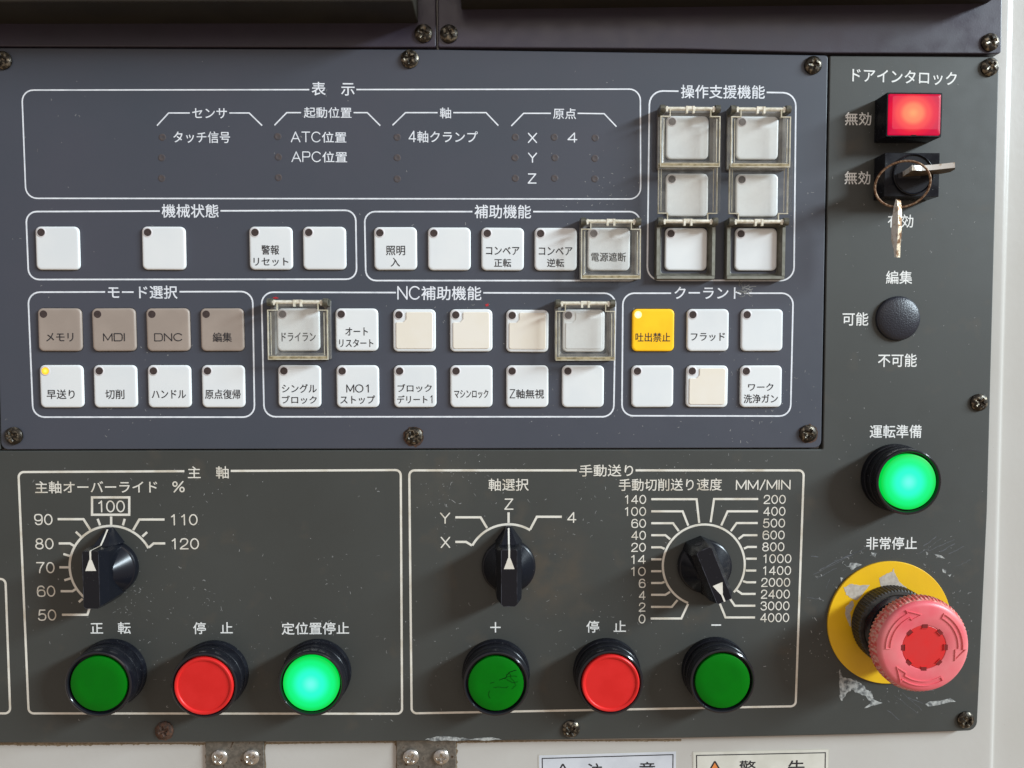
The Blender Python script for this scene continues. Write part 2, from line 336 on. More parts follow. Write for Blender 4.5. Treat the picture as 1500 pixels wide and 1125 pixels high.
# single-stroke rounded gothic: width and centre lines (cap height 1)
STROKE = {
    '0': (.60, [_arc(.30, .5, .30, .5, 90, 450, 28)]), '1': (.34, [[(.06, .80), (.16, .86), (.27, 1.0)], [(.27, 1.0), (.27, 0)]]),
    '2': (.60, [_sm([(.02, .70), (.06, .90), (.2, 1.01), (.42, 1.01), (.58, .88), (.58, .66), (.44, .42), (.1, .17), (0, 0)]), [(0, 0), (.6, 0)]]),
    '3': (.60, [_sm([(.03, .78), (.1, .96), (.3, 1.02), (.52, .95), (.57, .76), (.5, .58), (.26, .54)]), _sm([(.26, .54), (.52, .5), (.61, .34), (.59, .12), (.42, -.01), (.16, -.01), (.02, .2)])],),
    '4': (.64, [[(.47, 0), (.47, 1)], [(.47, 1), (0, .27)], [(0, .27), (.64, .27)]]), '5': (.60, [[(.54, 1), (.12, 1)], [(.12, 1), (.06, .5)], _sm([(.06, .5), (.2, .62), (.44, .63), (.6, .48), (.6, .2), (.48, .0), (.22, -.02), (.08, .03), (.01, .17)])]),
    '6': (.60, [_six]), '7': (.60, [[(0, 1), (.6, 1)], _sm([(.6, 1), (.36, .6), (.25, .3), (.22, 0)])]), '8': (.60, [_arc(.30, .765, .245, .235, 90, 450, 22), _arc(.30, .265, .295, .265, 90, 450, 24)]),
    '9': (.60, [[(.61 - x, 1 - y) for x, y in _six]]), 'X': (.64, [[(0, 1), (.64, 0)], [(.64, 1), (0, 0)]]), 'Y': (.64, [[(0, 1), (.32, .48)], [(.64, 1), (.32, .48)], [(.32, .48), (.32, 0)]]),
    'Z': (.62, [[(.02, 1), (.6, 1)], [(.6, 1), (0, 0)], [(0, 0), (.62, 0)]]), 'A': (.80, [[(0, 0), (.4, 1)], [(.4, 1), (.8, 0)], [(.13, .33), (.67, .33)]]), 'T': (.72, [[(0, 1), (.72, 1)], [(.36, 1), (.36, 0)]]),
    'C': (.80, [_arc(.42, .5, .42, .5, 38, 322, 26)]), 'P': (.66, [[(0, 0), (0, 1)], _sm([(0, 1), (.36, 1), (.62, .98), (.66, .74), (.62, .5), (.36, .48), (0, .48)])]), 'N': (.70, [[(0, 0), (0, 1)], [(0, 1), (.7, 0)], [(.7, 0), (.7, 1)]]),
    'M': (.80, [[(0, 0), (0, 1)], [(0, 1), (.4, .12)], [(.4, .12), (.8, 1)], [(.8, 1), (.8, 0)]]), 'D': (.74, [[(0, 0), (0, 1)], _sm([(0, 1), (.34, 1), (.7, .98), (.76, .5), (.7, .02), (.34, 0), (0, 0)])]),
    'I': (.02, [[(0, 0), (0, 1)]]), 'O': (.84, [_arc(.42, .5, .42, .5, 90, 450, 28)]), '/': (.40, [[(0, -.06), (.40, 1.04)]]),
    '%': (1.0, [[(.12, -.02), (.86, 1.02)], _arc(.2, .77, .17, .22, 90, 450, 16), _arc(.78, .22, .17, .22, 90, 450, 16)])}
_gc = {}
def glyph(ch):
    """outline of one character (Latin ones as their full-width forms) as verts + faces"""
    if ch in _gc: return _gc[ch]
    c = bpy.data.curves.new('t', 'FONT'); c.body = chr(ord(ch) + 0xFEE0) if 33 <= ord(ch) <= 126 else ch; c.resolution_u = 3
    o = bpy.data.objects.new('t', c); COL.objects.link(o); bpy.context.view_layer.update()
    me = bpy.data.meshes.new_from_object(o.evaluated_get(bpy.context.evaluated_depsgraph_get()))
    g = ([(v.co.x, v.co.y) for v in me.vertices], [tuple(p.vertices) for p in me.polygons])
    bpy.data.objects.remove(o); bpy.data.curves.remove(c); bpy.data.meshes.remove(me)
    _gc[ch] = g; return g
def layout(body):
    """returns CJK verts, faces and Latin stroke paths, in em units"""
    vs, fs, st, x = [], [], [], 0.0
    for i, ch in enumerate(body):
        if ch in ' \u3000': x += 1.0 if ch != ' ' else 0.3; continue
        if ord(ch) < 127:
            w_, paths = STROKE[ch]; k = 0.84; gap = 0.22 if ch.isdigit() else 0.20
            cell = max(w_, 0.60) if ch.isdigit() else w_
            x += gap * k / 2; ox = x + (cell - w_) / 2 * k
            st += [[(ox + a * k, b * k - 0.02) for a, b in p] for p in paths]; x += (cell + gap / 2) * k
        else:
            gv, gf = glyph(ch); k = len(vs)
            vs += [(p[0] + x, p[1]) for p in gv]; x += 1.0
            fs += [tuple(q + k for q in f) for f in gf]
    return vs, fs, st
def text(body, px, py, pw, ph, material, parent, w=0.06, weight=0.012, origin=(0, 0, 0), wabs=None, label=None, slope=0.0, name='lettering'):
    """flat print whose inked outline is pw x ph photo pixels, centred on photo pixel (px, py)"""
    vs, fs, st = layout(body)
    sw = ph / PX * (0.100 if not vs else 0.080) + weight * 9.0        # pen width in mm
    allp = vs + [p for q in st for p in q]
    x0, x1 = min(v[0] for v in allp), max(v[0] for v in allp); y0, y1 = min(v[1] for v in allp), max(v[1] for v in allp)
    wa = w if wabs is None else wabs
    d = weight * 7.0 if vs else sw / 2            # stroke gain in mm
    cu, cv = PH(px, py, wa); ul, _ = PH(px - pw / 2, py, wa); ur, _ = PH(px + pw / 2, py, wa)
    _, vb = PH(px, py + ph / 2, wa); _, vt = PH(px, py - ph / 2, wa)
    sx_ = (ur - ul - 2 * d) / (x1 - x0); sy_ = (vt - vb - 2 * d) / (y1 - y0)
    m = MB(); nd = 8 if ph > 15 else 6
    offs = [(0, 0)] + [(d * math.cos(2 * math.pi * (k + .5) / nd), d * math.sin(2 * math.pi * (k + .5) / nd)) for k in range(nd)]
    for q, (ox, oy) in enumerate(offs):
        m.add([((v[0] - (x0 + x1) / 2) * sx_ + cu - origin[0] + ox, (v[1] - (y0 + y1) / 2) * sy_ + cv - origin[1] + oy - slope * (v[0] - (x0 + x1) / 2) * sx_, wa - origin[2] + q * 0.005) for v in vs], fs)
    if not vs: m = MB()
    for q, path in enumerate(st):
        pp = [((a - (x0 + x1) / 2) * sx_ + cu - origin[0], (b - (y0 + y1) / 2) * sy_ + cv - origin[1]) for a, b in path]
        z = wa - origin[2] + (q % 9) * 0.009; m.ribbon(pp, sw, z)
        for e in (pp[0], pp[-1]):
            z += 0.003; m.add([(e[0] + sw / 2 * math.cos(t), e[1] + sw / 2 * math.sin(t), z) for t in [2 * math.pi * k / 10 for k in range(10)]], [tuple(range(10))])
    o = bpy.data.objects.new(name, bpy.data.meshes.new(name))
    o.data.from_pydata([(a * MM, -c_ * MM, b * MM) for a, b, c_ in m.v], [], m.f); o.data.materials.append(material)
    COL.objects.link(o); o.parent = parent
    if label is None: label = 'printed lettering reading ' + body.replace('\u3000', ' ')
    o['label'] = label
    return o

# ------------------------------------------------------------------ the setting: cabinet, plates, hoods
cab_t, cab_b = 190, -260
def U(px, py, w=0): return PH(px, py, w)
ridge_top, ridge_bot = PH(1493, 0), PH(1465, 1100)
prof = [(-420, -4.2), (-6.0, -4.2), (-2.6, -4.2), (-1.8, -4.24), (-1.1, -4.42), (-0.5, -4.75), (0.0, -5.25), (0.35, -5.9), (0.55, -6.5), (1.0, -6.85), (2.0, -6.9), (8.0, -6.9), (60, -6.9), (60, -30), (-420, -30)]
def ridge_u(v):
    t = (v - ridge_bot[1]) / (ridge_top[1] - ridge_bot[1]); return ridge_bot[0] + (ridge_top[0] - ridge_bot[0]) * t
mb = MB(); rings = []
for v in (cab_b, cab_t): rings.append([(ridge_u(v) + a if -100 < a else a - 50, v, b) for a, b in prof])
mb.loft(rings, True, True)
cab = mb.build('machine_cabinet', M['cabinet'], smooth=50)
tag(cab, 'cream enamelled steel cabinet behind the dark control plates with a rolled edge', 'machine cabinet', kind='structure')

# L shaped control plate (right column + lower strip)
Lpx = [(1215.5, 81.5), (1464, 83.0), (1446.5, 750), (1431.5, 1070.5), (1260, 1076), (1000, 1081.5), (700, 1085.5), (300, 1087.5), (-60, 1088.5), (-60, 660.5), (1205.5, 658.2)]
Luv = [PH(*p) for p in Lpx]
Lpoly = round_poly(Luv, [0.7, 3.5, 0, 4.5, 0, 0, 0, 0, 0.7, 0.7, 0.7])
plate = slab(Lpoly, -4.1, -0.1, 0.5).build('control_plate', M['plate'], smooth=0)
tag(plate, 'dark grey L-shaped control plate carrying the knobs, push buttons and emergency stop', 'control plate')
Kpx = [(-60, 69.0), (640, 72.0), (1212.6, 80.5), (1203, 656.0), (600, 657.2), (1.5, 658.6), (-14, 300)]
Kpx = [(-14, 70.0), (640, 72.6), (1212.8, 81.0), (1203.0, 656.0), (600, 657.2), (1.5, 658.6)]
Kpoly = round_poly([PH(*p) for p in Kpx], [0.6, 0, 1.5, 3.2, 0, 3.2])
panel = slab(Kpoly, -4.1, 0.0, 0.35).build('keypad_sheet', M['panel'], smooth=0)
tag(panel, 'blue-grey keypad panel printed with white frames around groups of square keys', 'keypad panel')
side = slab(round_poly([PH(*p) for p in [(-60, 70.0), (-15.5, 70.0), (0.2, 658.6), (-60, 659)]], 0.5), -4.1, -0.15, 0.3).build('side_plate', M['plate'], smooth=0)
tag(side, 'narrow dark strip of plate left of the blue-grey keypad panel', 'side plate')
tl = slab(round_poly([PH(*p, 0.8) for p in [(-80, -120), (637.6, -120), (638.6, 69.0), (-80, 67.5)]], [0.6, .6, 1.0, .6]), -4.1, 0.8, 0.4).build('upper_plate', M['top_plate'], smooth=0)
tag(tl, 'dark upper plate on the left beneath the monitor hood', 'upper plate')
tr = slab(round_poly([PH(*p, 0.8) for p in [(641.2, -120), (1469.5, -120), (1467, 78.5), (1213, 77.5), (1000, 71.5), (641.6, 69.0)]], [0.6, .6, 1.5, 0, 0, 1.0]), -4.1, 0.8, 0.45).build('upper_plate', M['top_plate'], smooth=0)
tag(tr, 'dark purplish upper plate on the right above the door interlock lamp', 'upper plate')
# hoods that stand off the upper plates
def hood(pts_base, h, label):
    poly = [PH(*p, 0.85) for p in pts_base]
    o = slab(round_poly(poly, [0.8] * len(poly), 3), 0.85, h, 1.0).build('monitor_hood', M['hood'], smooth=0)
    tag(o, label, 'hood'); return o
hood([(-110, -130), (612, -130), (612.5, 34), (-110, 35)], 23.0, 'brown-black box-shaped hood standing off the upper left plate')
hood([(673, -130), (1449, -130), (1447, 5), (676, 14)], 17.0, 'dark olive hood edge along the top of the upper right plate')

# ------------------------------------------------------------------ printing on the keypad panel
def frame_print(corners, r, t, gap, material, parent, w, label):
    """rounded frame with an opening in its top side between pixel x gap[0] and gap[1] (corners TL, TR, BR, BL)"""
    P = [PH(*c, w) for c in corners]
    if gap is None:
        pts = round_poly(P, r, 6); mb = MB().ribbon(pts, t, w, True)
    else:
        def on_top(x):
            k = (x - corners[0][0]) / (corners[1][0] - corners[0][0]); y = corners[0][1] + k * (corners[1][1] - corners[0][1]); return PH(x, y, w)
        g0, g1 = on_top(gap[0]), on_top(gap[1])
        pts = round_poly([g1, P[1], P[2], P[3], P[0], g0], [0, r, r, r, r, 0], 6); mb = MB().ribbon(pts, t, w)
    o = mb.build('frame_line', material, parent, smooth=0); o['label'] = label; return o
W1 = 0.05
WP, CP, PP, BP = M['white_print'], M['cream_print'], M['pale_print'], M['black_print']
for corners, r, gap, lab in [
    ([(32, 132), (938, 130.5), (938.5, 291.5), (38, 290.5)], 5.0, (453, 522), 'large frame around the status display area'),
    ([(38, 310), (521, 308), (522.5, 409), (42, 409.5)], 4.7, (234, 323), 'frame around the machine state keys'),
    ([(534, 310), (937.5, 310), (937, 411), (536, 411)], 4.7, (692, 781), 'frame around the auxiliary keys'),
    ([(951.5, 133), (1166, 136), (1163, 411), (948, 410.5)], 6.0, (994, 1123), 'frame around the covered support keys'),
    ([(41, 428), (370, 427), (373, 611), (48.5, 611)], 5.2, (154, 263), 'frame around the mode keys'),
    ([(383, 428), (902, 429.5), (899, 610.5), (387, 610.5)], 5.2, (580, 708), 'frame around the NC auxiliary keys'),
    ([(912.5, 429.5), (1162, 429.5), (1158, 609.5), (911, 609)], 5.2, (983, 1090), 'frame around the coolant keys')]:
    frame_print(corners, r, 0.62 if 'display' in lab else 0.70, gap, WP, panel, W1, lab)
heads = [("表　示", 488, 130, 63, 20), ("センサ", 307, 166, 51, 15), ("タッチ信号", 295.5, 201, 83, 17), ("起動位置", 480, 165, 70, 16),
    ("ATC位置", 467, 201, 81, 16), ("APC位置", 468, 230, 81, 16), ("軸", 652.5, 165.5, 16.5, 16), ("4軸クランプ", 649.5, 200.5, 101, 17),
    ("原点", 827, 166.5, 33.5, 16), ("X", 780, 202, 13.5, 15), ("Y", 780, 231, 13.5, 15), ("Z", 779.5, 261.5, 13, 15), ("4", 838.5, 201.5, 14.5, 15),
    ("機械状態", 278.5, 309, 83.5, 20), ("補助機能", 736.5, 310, 83, 20), ("操作支援機能", 1059, 134.5, 123, 20), ("モード選択", 209, 428, 102, 19.5),
    ("NC補助機能", 644, 429.5, 122.5, 20.5), ("クーラント", 1037, 429, 98, 18)]
for h in heads:
    text(*h, WP, panel, w=W1, weight=0.011 if h[4] > 17 else 0.007)
for name, pts in [('sensor', [(230, 184, 247, 165.5, 278, 165.5), (336, 165.5, 365, 165.5, 384, 184)]), ('start', [(402, 183.5, 420, 165, 441, 165), (518, 165, 538, 165, 557, 184)]),
                  ('axis', [(575, 183.5, 594, 165, 641, 165), (664, 165, 712, 165, 730, 184)]), ('origin', [(749, 184.5, 767, 166, 807, 166), (846, 166, 885, 166.5, 903, 185.5)])]:
    for p in pts: MB().ribbon([PH(p[i], p[i + 1], W1) for i in (0, 2, 4)], 0.58, W1).build('bracket_line', WP, panel, smooth=0)
for x, y in [(238, 201), (237, 231), (237, 261), (407, 200), (408, 230), (408, 260), (582, 201), (582, 231), (582, 262), (755, 201), (754.5, 231), (755, 261),
             (812, 201), (813, 231), (812.5, 261), (872, 202), (871.5, 232), (871.5, 262)]:
    u, v = PH(x, y)
    MB().lathe([(1.6, -0.2), (1.6, 0.06), (1.35, 0.16), (0.9, 0.10), (0.4, 0.05)], 20).build('display_lamp', M['led_dot'], panel, loc=(u, v, 0))

# ------------------------------------------------------------------ screws
def screw_mesh(name, r, h, material, seed, dirt=1.0):
    rr = random.Random(seed); ang = rr.uniform(0, math.pi / 2); mb = MB(); N, K = 40, 11
    ca, sa = math.cos(ang), math.sin(ang)
    def hgt(x, y):
        q = math.hypot(x, y) / r; z = h * math.sqrt(max(0, 1 - (q * 0.93) ** 2.2))
        a, b = abs(x * ca + y * sa), abs(-x * sa + y * ca); lw = 0.125 * r + 0.03 * r
        arm = 0.56 * r
        if (a < lw and b < arm) or (b < lw and a < arm) or (a + b < 0.34 * r): z -= h * 0.62 * max(0.25, 1 - q * 1.2)
        return z
    rings = [[(r * math.cos(2 * math.pi * k / N), r * math.sin(2 * math.pi * k / N), -0.2) for k in range(N)]]
    for i in range(K, 0, -1):
        q = r * i / K
        rings.append([(q * math.cos(2 * math.pi * k / N), q * math.sin(2 * math.pi * k / N), hgt(q * math.cos(2 * math.pi * k / N), q * math.sin(2 * math.pi * k / N))) for k in range(N)])
    mb.loft(rings, False, True)
    return mesh(name, mb.v, mb.f, material, 40)
def screw(px, py, parent, material='steel_dark', r=4.0, w0=0.0, seed=0, label=None, off=(0, 0, 0)):
    u, v = PH(px, py, w0 + 0.8)
    o = bpy.data.objects.new('screw', screw_mesh('screw', r, 2.1, M[material], seed)); COL.objects.link(o); o.parent = parent
    o.location = ((u - off[0]) * MM, -(w0 - off[2]) * MM, (v - off[1]) * MM)
    if label: o['label'] = label
    return o
for i, (x, y, p, m_, w0) in enumerate([(3, 88, panel, 'steel_dark', 0), (600, 86, panel, 'steel_dark', 0), (1191.5, 95, panel, 'steel_dark', 0), (19.5, 638.5, panel, 'steel_dark', 0),
        (606, 638.5, panel, 'steel_dark', 0), (1184, 635, panel, 'steel_dark', 0), (620.5, 48.5, tl, 'steel_dark', 0.8), (657.5, 49, tr, 'steel_dark', 0.8), (1451, 61.5, tr, 'steel_dark', 0.8),
        (1450.5, 98, plate, 'steel_dark', -0.1), (1435, 589.5, plate, 'steel_dark', -0.1), (1415.5, 1055, plate, 'steel_dark', -0.1), (836.5, 1068.5, plate, 'steel_dark', -0.1), (240.5, 1070, plate, 'rust', -0.1)]):
    screw(x, y, p, m_, 4.0 if i not in (12,) else 4.1, w0, i, 'rust-brown screw in the lower edge' if m_ == 'rust' else None)

# ------------------------------------------------------------------ keys
KEYH = 1.1
def key_cap_mesh(name, material, size=19.3):
    mb = MB(); L_ = []
    for ins, w in [(0.0, 0.0), (0.0, 0.55), (0.12, 0.85), (0.38, 1.04), (0.8, KEYH), (1.4, KEYH)]:
        L_.append(rrect(size - 2 * ins, size - 2 * ins, 2.3 - ins * 0.8, 6, z=w))
    mb.loft(L_, True, True)
    return mesh(name, mb.v, mb.f, material, 60)
CAP = {k: key_cap_mesh('key_cap', M['key_' + k]) for k in ('white', 'taupe', 'yellow')}
_h = MB().lathe([(2.25, KEYH - 0.02), (2.2, KEYH + 0.05), (1.75, KEYH + 0.05)], 28, cap1=False)
HALO = mesh('indicator_surround', _h.v, _h.f, M['halo'], 60)
def ind_mesh(k):
    m = MB().lathe([(1.7, KEYH - 0.02), (1.68, KEYH + 0.04), (1.1, KEYH + 0.02), (0.5, KEYH + 0.01)], 24)
    return mesh('indicator_lens', m.v, m.f, M[k], 60)
INDM = {k: ind_mesh(k) for k in ('led_off', 'led_pale', 'led_amber', 'led_bright')}
def insert_mesh():
    s = 8.3; pts = [(-s + 4.6, s), (s, s), (s, -s), (-s, -s), (-s, s - 4.6), (-s + 3.2, s - 4.6), (-s + 4.6, s - 3.2)]
    pts = round_poly(pts, [0.6, 1.0, 1.0, 1.0, 0.6, 0.8, 0.8], 4)
    m = slab([(a, b) for a, b in pts], KEYH - 0.05, KEYH + 0.32, 0.22)
    return mesh('label_insert', m.v, m.f, M['insert'], 0)
INS = insert_mesh(); INS2 = INS.copy(); INS2.materials[0] = M['key_white']
_g = MB(); _g.loft([rrect(19.2, 19.2, 2.2, 6, z=0.02), rrect(19.9, 19.9, 2.5, 6, z=0.02)], False, False)
GAP = mesh('key_gap', _g.v, _g.f, M['gap'], 0)
def inst(name, me, parent, loc=(0, 0, 0)):
    o = bpy.data.objects.new(name, me); COL.objects.link(o); o.parent = parent; o.location = (loc[0] * MM, -loc[2] * MM, loc[1] * MM); return o
def key(px, py, label, kind='white', led='led_off', lines=(), insert=False, group=None):
    u, v = PH(px, py, KEYH)
    t = thing('keypad_key', u, v, 0.0, label, 'key', group)
    t.rotation_euler = (0, R(rnd.gauss(0, 0.22)), 0)
    inst('key_gap', GAP, t)
    inst('key_cap', CAP[kind], t)
    if kind == 'white': inst('indicator_surround', HALO, t, (-7.0, 7.0, 0))
    inst('indicator_lens', INDM[led], t, (-7.0, 7.0, 0))
    if insert: inst('label_insert', INS if led != 'led_pale' else INS2, t)
    for ln in lines:
        text(ln[0], ln[1], ln[2], ln[3], ln[4], BP, t, origin=(u, v, 0), wabs=KEYH + 0.05, weight=0.006)
    return t
G1, G2, G3, G4, G5, G6 = ('keys of the machine state group', 'keys of the auxiliary group', 'keys of the operation support group', 'keys of the mode group', 'keys of the NC auxiliary group', 'keys of the coolant group')
key(84, 363.5, 'blank white key at the far left of the top key row', group=G1)
key(239.7, 363.5, 'blank white key standing alone between wide gaps in the top key row', group=G1)
key(396.7, 363.5, 'lettered white key between blank keys in the machine state frame', lines=[('警報', 396, 366, 26, 14), ('リセット', 397, 383.5, 51, 12)], group=G1)
key(475.3, 363.5, 'blank white key at the right end of the machine state frame', group=G1)
key(579.3, 364, 'white key lettered with two kanji over one, first in the auxiliary frame', lines=[('照明', 579.5, 367, 28, 14), ('入', 579, 384, 13.5, 13)], group=G2)
key(658.2, 364.5, 'blank white key second in the auxiliary frame', group=G2)
key(736.3, 364.8, 'third key of the auxiliary frame, right of its blank key, with katakana over kanji', lines=[('コンベア', 736.5, 367.5, 49, 12), ('正転', 736.5, 385, 25, 12.5)], group=G2)
key(814.3, 365, 'white key immediately left of the covered key in the auxiliary frame', lines=[('コンベア', 814, 368, 49, 12), ('逆転', 814, 385, 25, 12.5)], group=G2)
key(892, 365, 'key with four kanji under the clear cover of the auxiliary frame', led='led_pale', lines=[('電源遮断', 891.5, 376.5, 51, 13.5)], group=G2)
for (x, y, lab, led) in [(1007, 201.5, 'upper left blank key under a closed cover in the six-key block', 'led_pale'), (1109.5, 202, 'upper right blank key under a closed cover in the six-key block', 'led_pale'),
        (1006.5, 285.5, 'middle left blank key beneath a flipped-open lid in the six-key block', 'led_off'), (1109, 286, 'middle right blank key beneath a flipped-open lid in the six-key block', 'led_off'),
        (1005, 365, 'lower left blank key exposed inside an open olive frame', 'led_off'), (1107.5, 365.3, 'lower right blank key with a tiny black speck inside an open olive frame', 'led_off')]:
    key(x, y, lab, led=led, group=G3)
for x, s, w_, h_, lab in [(87.3, 'メモリ', 40, 12.5, 'taupe key with katakana at the left of the four'), (166.6, 'MDI', 32, 12, 'taupe key lettered MDI in the mode frame'), (246, 'DNC', 41, 12, 'taupe key lettered DNC in the mode frame'), (325.3, '編集', 28, 14, 'taupe key with two kanji right of the DNC key')]:
    key(x, 483, lab, 'taupe', lines=[(s, x + 0.3, 494, w_, h_)], group=G4)
key(90, 566, 'white key with its amber indicator lit, lower row far left', led='led_amber', lines=[('早送り', 89, 577.5, 41, 14)], group=G4)
for x, s, w_, h_, lab in [(168.8, '切削', 28, 14, 'white key with two kanji directly below the MDI key'), (248, 'ハンドル', 50, 12.5, 'white key with katakana directly below the DNC key'), (327, '原点復帰', 52, 14, 'white key with four kanji at the right end of the mode frame')]:
    key(x, 566, lab, lines=[(s, x - 0.5, 577.5, w_, h_)], group=G4)
key(437, 483, 'key with katakana under the yellowed clear cover beside the taupe keys', led='led_pale', lines=[('ドライラン', 437.5, 493.5, 50, 13)], group=G5)
key(522.6, 483, 'upper row white key with katakana right of the yellowed clear cover', lines=[('オート', 522.5, 485.5, 33, 12), ('リスタート', 522, 502.5, 50, 12)], group=G5)
key(607, 484, 'cream insert key, leftmost of the three side by side', insert=True, group=G5)
key(690.2, 484, 'cream insert key, middle of the three side by side', insert=True, group=G5)
key(772.5, 484.8, 'cream insert key, rightmost of the three side by side', insert=True, group=G5)
key(855, 484.5, 'insert key under the clear cover beside the yellow key group', led='led_pale', insert=True, group=G5)
key(438.7, 566, 'white key with katakana directly below the yellowed clear cover', lines=[('シングル', 438.7, 569, 51, 13), ('ブロック', 438.7, 585.5, 51, 12)], group=G5)
key(524, 566, 'white key lettered MO1 over katakana in the lower row', lines=[('MO1', 523.8, 569, 33, 12), ('ストップ', 524, 585.5, 51, 12.5)], group=G5)
key(608, 566, 'white key with two katakana lines ending in 1, lower row', lines=[('ブロック', 607.5, 568.5, 50, 12), ('デリート1', 607.5, 585, 51, 12)], group=G5)
key(690.5, 566, 'white key with one narrow katakana line between two lettered keys, lower row', lines=[('マシンロック', 690.5, 577, 50, 12.5)], group=G5)
key(772.5, 566, 'white key with lettering starting with Z, lower row', lines=[('Z軸無視', 772, 577, 50, 13.5)], group=G5)
key(854, 566, 'blank white key directly below a closed clear cover, lower row', group=G5)
key(957, 483.5, 'yellow lit key with four kanji and bright indicator', 'yellow', 'led_bright', lines=[('吐出禁止', 956.5, 494, 51, 13.5)], group=G6)
key(1037, 483.5, 'white key with katakana immediately right of the yellow key', lines=[('フラッド', 1037, 493.5, 50, 12)], group=G6)
key(1116.3, 483.5, 'blank white key at the upper right corner of the coolant frame', group=G6)
key(955.8, 566, 'blank white key directly below the yellow key', group=G6)
key(1035.8, 566, 'cream insert key alone in the coolant frame, below a lettered key', insert=True, group=G6)
key(1115, 566, 'white key with two lines at the lower right of the coolant frame', lines=[('ワーク', 1114.5, 567, 37, 11), ('洗浄ガン', 1114.5, 584, 50, 13)], group=G6)

# ------------------------------------------------------------------ flip covers
CS = 27.0   # outer size
def ring_loft(mb, loops):
    return mb.loft(loops, closed=True)
def build_cover(open_):
    t = thing('flip_cover', 0, 0, 0)
    mb = MB()
    loops = []
    o_, i_ = CS / 2, 10.55
    def sq(h, z, r=0.8): return rrect(2 * h, 2 * h, r, 3, z=z)
    FH = 3.6 if open_ else 1.6
    ring_loft(mb, [sq(o_, 0), sq(o_, FH - 0.3), sq(o_ - 0.25, FH), sq(o_ - 1.7, FH), sq(o_ - 1.85, FH - 0.3), sq(i_ + 0.2, 0.8, 1.2), sq(i_, 0.7, 1.2), sq(i_, 0, 1.2)])
    mb.build('base_frame', M['frame' if open_ else 'frame_clear'], t)
    if open_:
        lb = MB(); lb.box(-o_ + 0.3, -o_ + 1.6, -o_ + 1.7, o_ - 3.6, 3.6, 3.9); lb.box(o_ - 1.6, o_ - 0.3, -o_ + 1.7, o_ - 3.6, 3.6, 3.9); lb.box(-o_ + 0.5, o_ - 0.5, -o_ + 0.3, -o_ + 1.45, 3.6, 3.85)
        lb.build('frame_ledge', M['frame_lit'], t)  # light on the ledges is put into this paler colour
    pv = o_ - 1.4; pw = 6.2
    for s in (-1, 1):
        MB().cyl((s * (o_ - 0.1), pv, pw), (s * (o_ - 2.3), pv, pw), 1.75, 18).box(min(s * (o_ - 0.1), s * (o_ - 2.3)), max(s * (o_ - 0.1), s * (o_ - 2.3)), pv - 1.6, pv + 1.35, 0.2, pw).build('hinge_ear', M['pivot'], t)
    MB().cyl((-o_ + 2.3, pv, pw + 0.1), (o_ - 2.3, pv, pw + 0.1), 0.85, 16).build('hinge_pin', M['clear_pin'], t)
    # the lid, drawn closed then turned about the pin when open; y = distance below the pin
    top, bot = 7.4, 1.8
    def X(p):
        u, d_, z = p      # d_: distance from pin towards the free edge
        if open_: return (u, pv + d_, 2 * pw - z + 0.2)
        return (u, pv - d_, z)
    far = 2 * o_ - 2.2
    out = [(-o_ + 0.2, 3.6), (-o_ + 0.2, far + .6), (o_ - 0.2, far + .6), (o_ - 0.2, 3.6), (o_ - 4.4, 3.6), (o_ - 4.4, -0.9), (-o_ + 4.4, -0.9), (-o_ + 4.4, 3.6)]
    ou = round_poly(out, [0.3, 0.8, 0.8, 0.3, 0.3, 0.5, 0.5, 0.3], 3)
    mb = MB(); mb.loft([[X((a, b, top - 0.9)) for a, b in ou], [X((a, b, top - 0.15)) for a, b in ou], [X((a, b, top)) for a, b in inset(ou, 0.2)]], True)
    mb.build('lid', M['clear'], t)
    mb = MB()
    def wall(u0, u1, d0, d1, z0, z1):
        P8 = [X((u0, d0, z0)), X((u1, d0, z0)), X((u1, d1, z0)), X((u0, d1, z0)), X((u0, d0, z1)), X((u1, d0, z1)), X((u1, d1, z1)), X((u0, d1, z1))]
        mb.add(P8, [(0, 1, 2, 3), (4, 5, 6, 7), (0, 1, 5, 4), (1, 2, 6, 5), (2, 3, 7, 6), (3, 0, 4, 7)])
    th = 0.42
    E = o_ - 0.15
    # clear side walls
    wall(-E + .02, -E + th - .02, 3.8, far + .4, bot, top - 0.95); wall(E - th + .02, E - .02, 3.8, far + .4, bot, top - 0.95)
    wall(-E + th, E - th, far + .42, far + .38 + th, bot, top - 0.95)
    mb.build('side_wall', M['clear'], t)
    mb = MB()
    for z0, z1 in ((top - 0.9, top + 0.1),):
        wall(-E, -E + th, 3.8, far + .4, z0, z1); wall(E - th, E, 3.8, far + .4, z0, z1)
        wall(-E, E, far + .4, far + .4 + th, z0, z1)
    wall(-E, -E + 4.2, 3.4, 3.8, top - 1.2, top + 0.1); wall(E - 4.2, E, 3.4, 3.8, top - 1.2, top + 0.1)
    wall(-E + 4.1, -E + 4.5, 0.4, 3.8, top - 1.2, top + 0.1); wall(E - 4.5, E - 4.1, 0.4, 3.8, top - 1.2, top + 0.1)
    mb.build('lid_wall', M['clear_rib'], t)  # pale rims carry the lid's edge highlights in their colour
    mb = MB(); wall(-E + 0.5, E - 0.5, far - 0.75, far + 0.35, top + 0.02, top + 0.12)
    mb.build('yellowed_band', M['golden'], t)
    # inner step line of the moulding, its highlight painted as pale plastic
    mb = MB()
    wall(E - 1.75, E - 1.45, 4.6, far - 1.2, top, top + 0.15)
    wall(-E + 1.45, -E + 1.7, 4.6, far - 1.2, top, top + 0.15)
    wall(-E + 1.2, E - 1.2, far - 0.9, far - 0.65, top, top + 0.15)
    mb.build('lid_rib', M['clear_rib'], t)
    mb = MB()
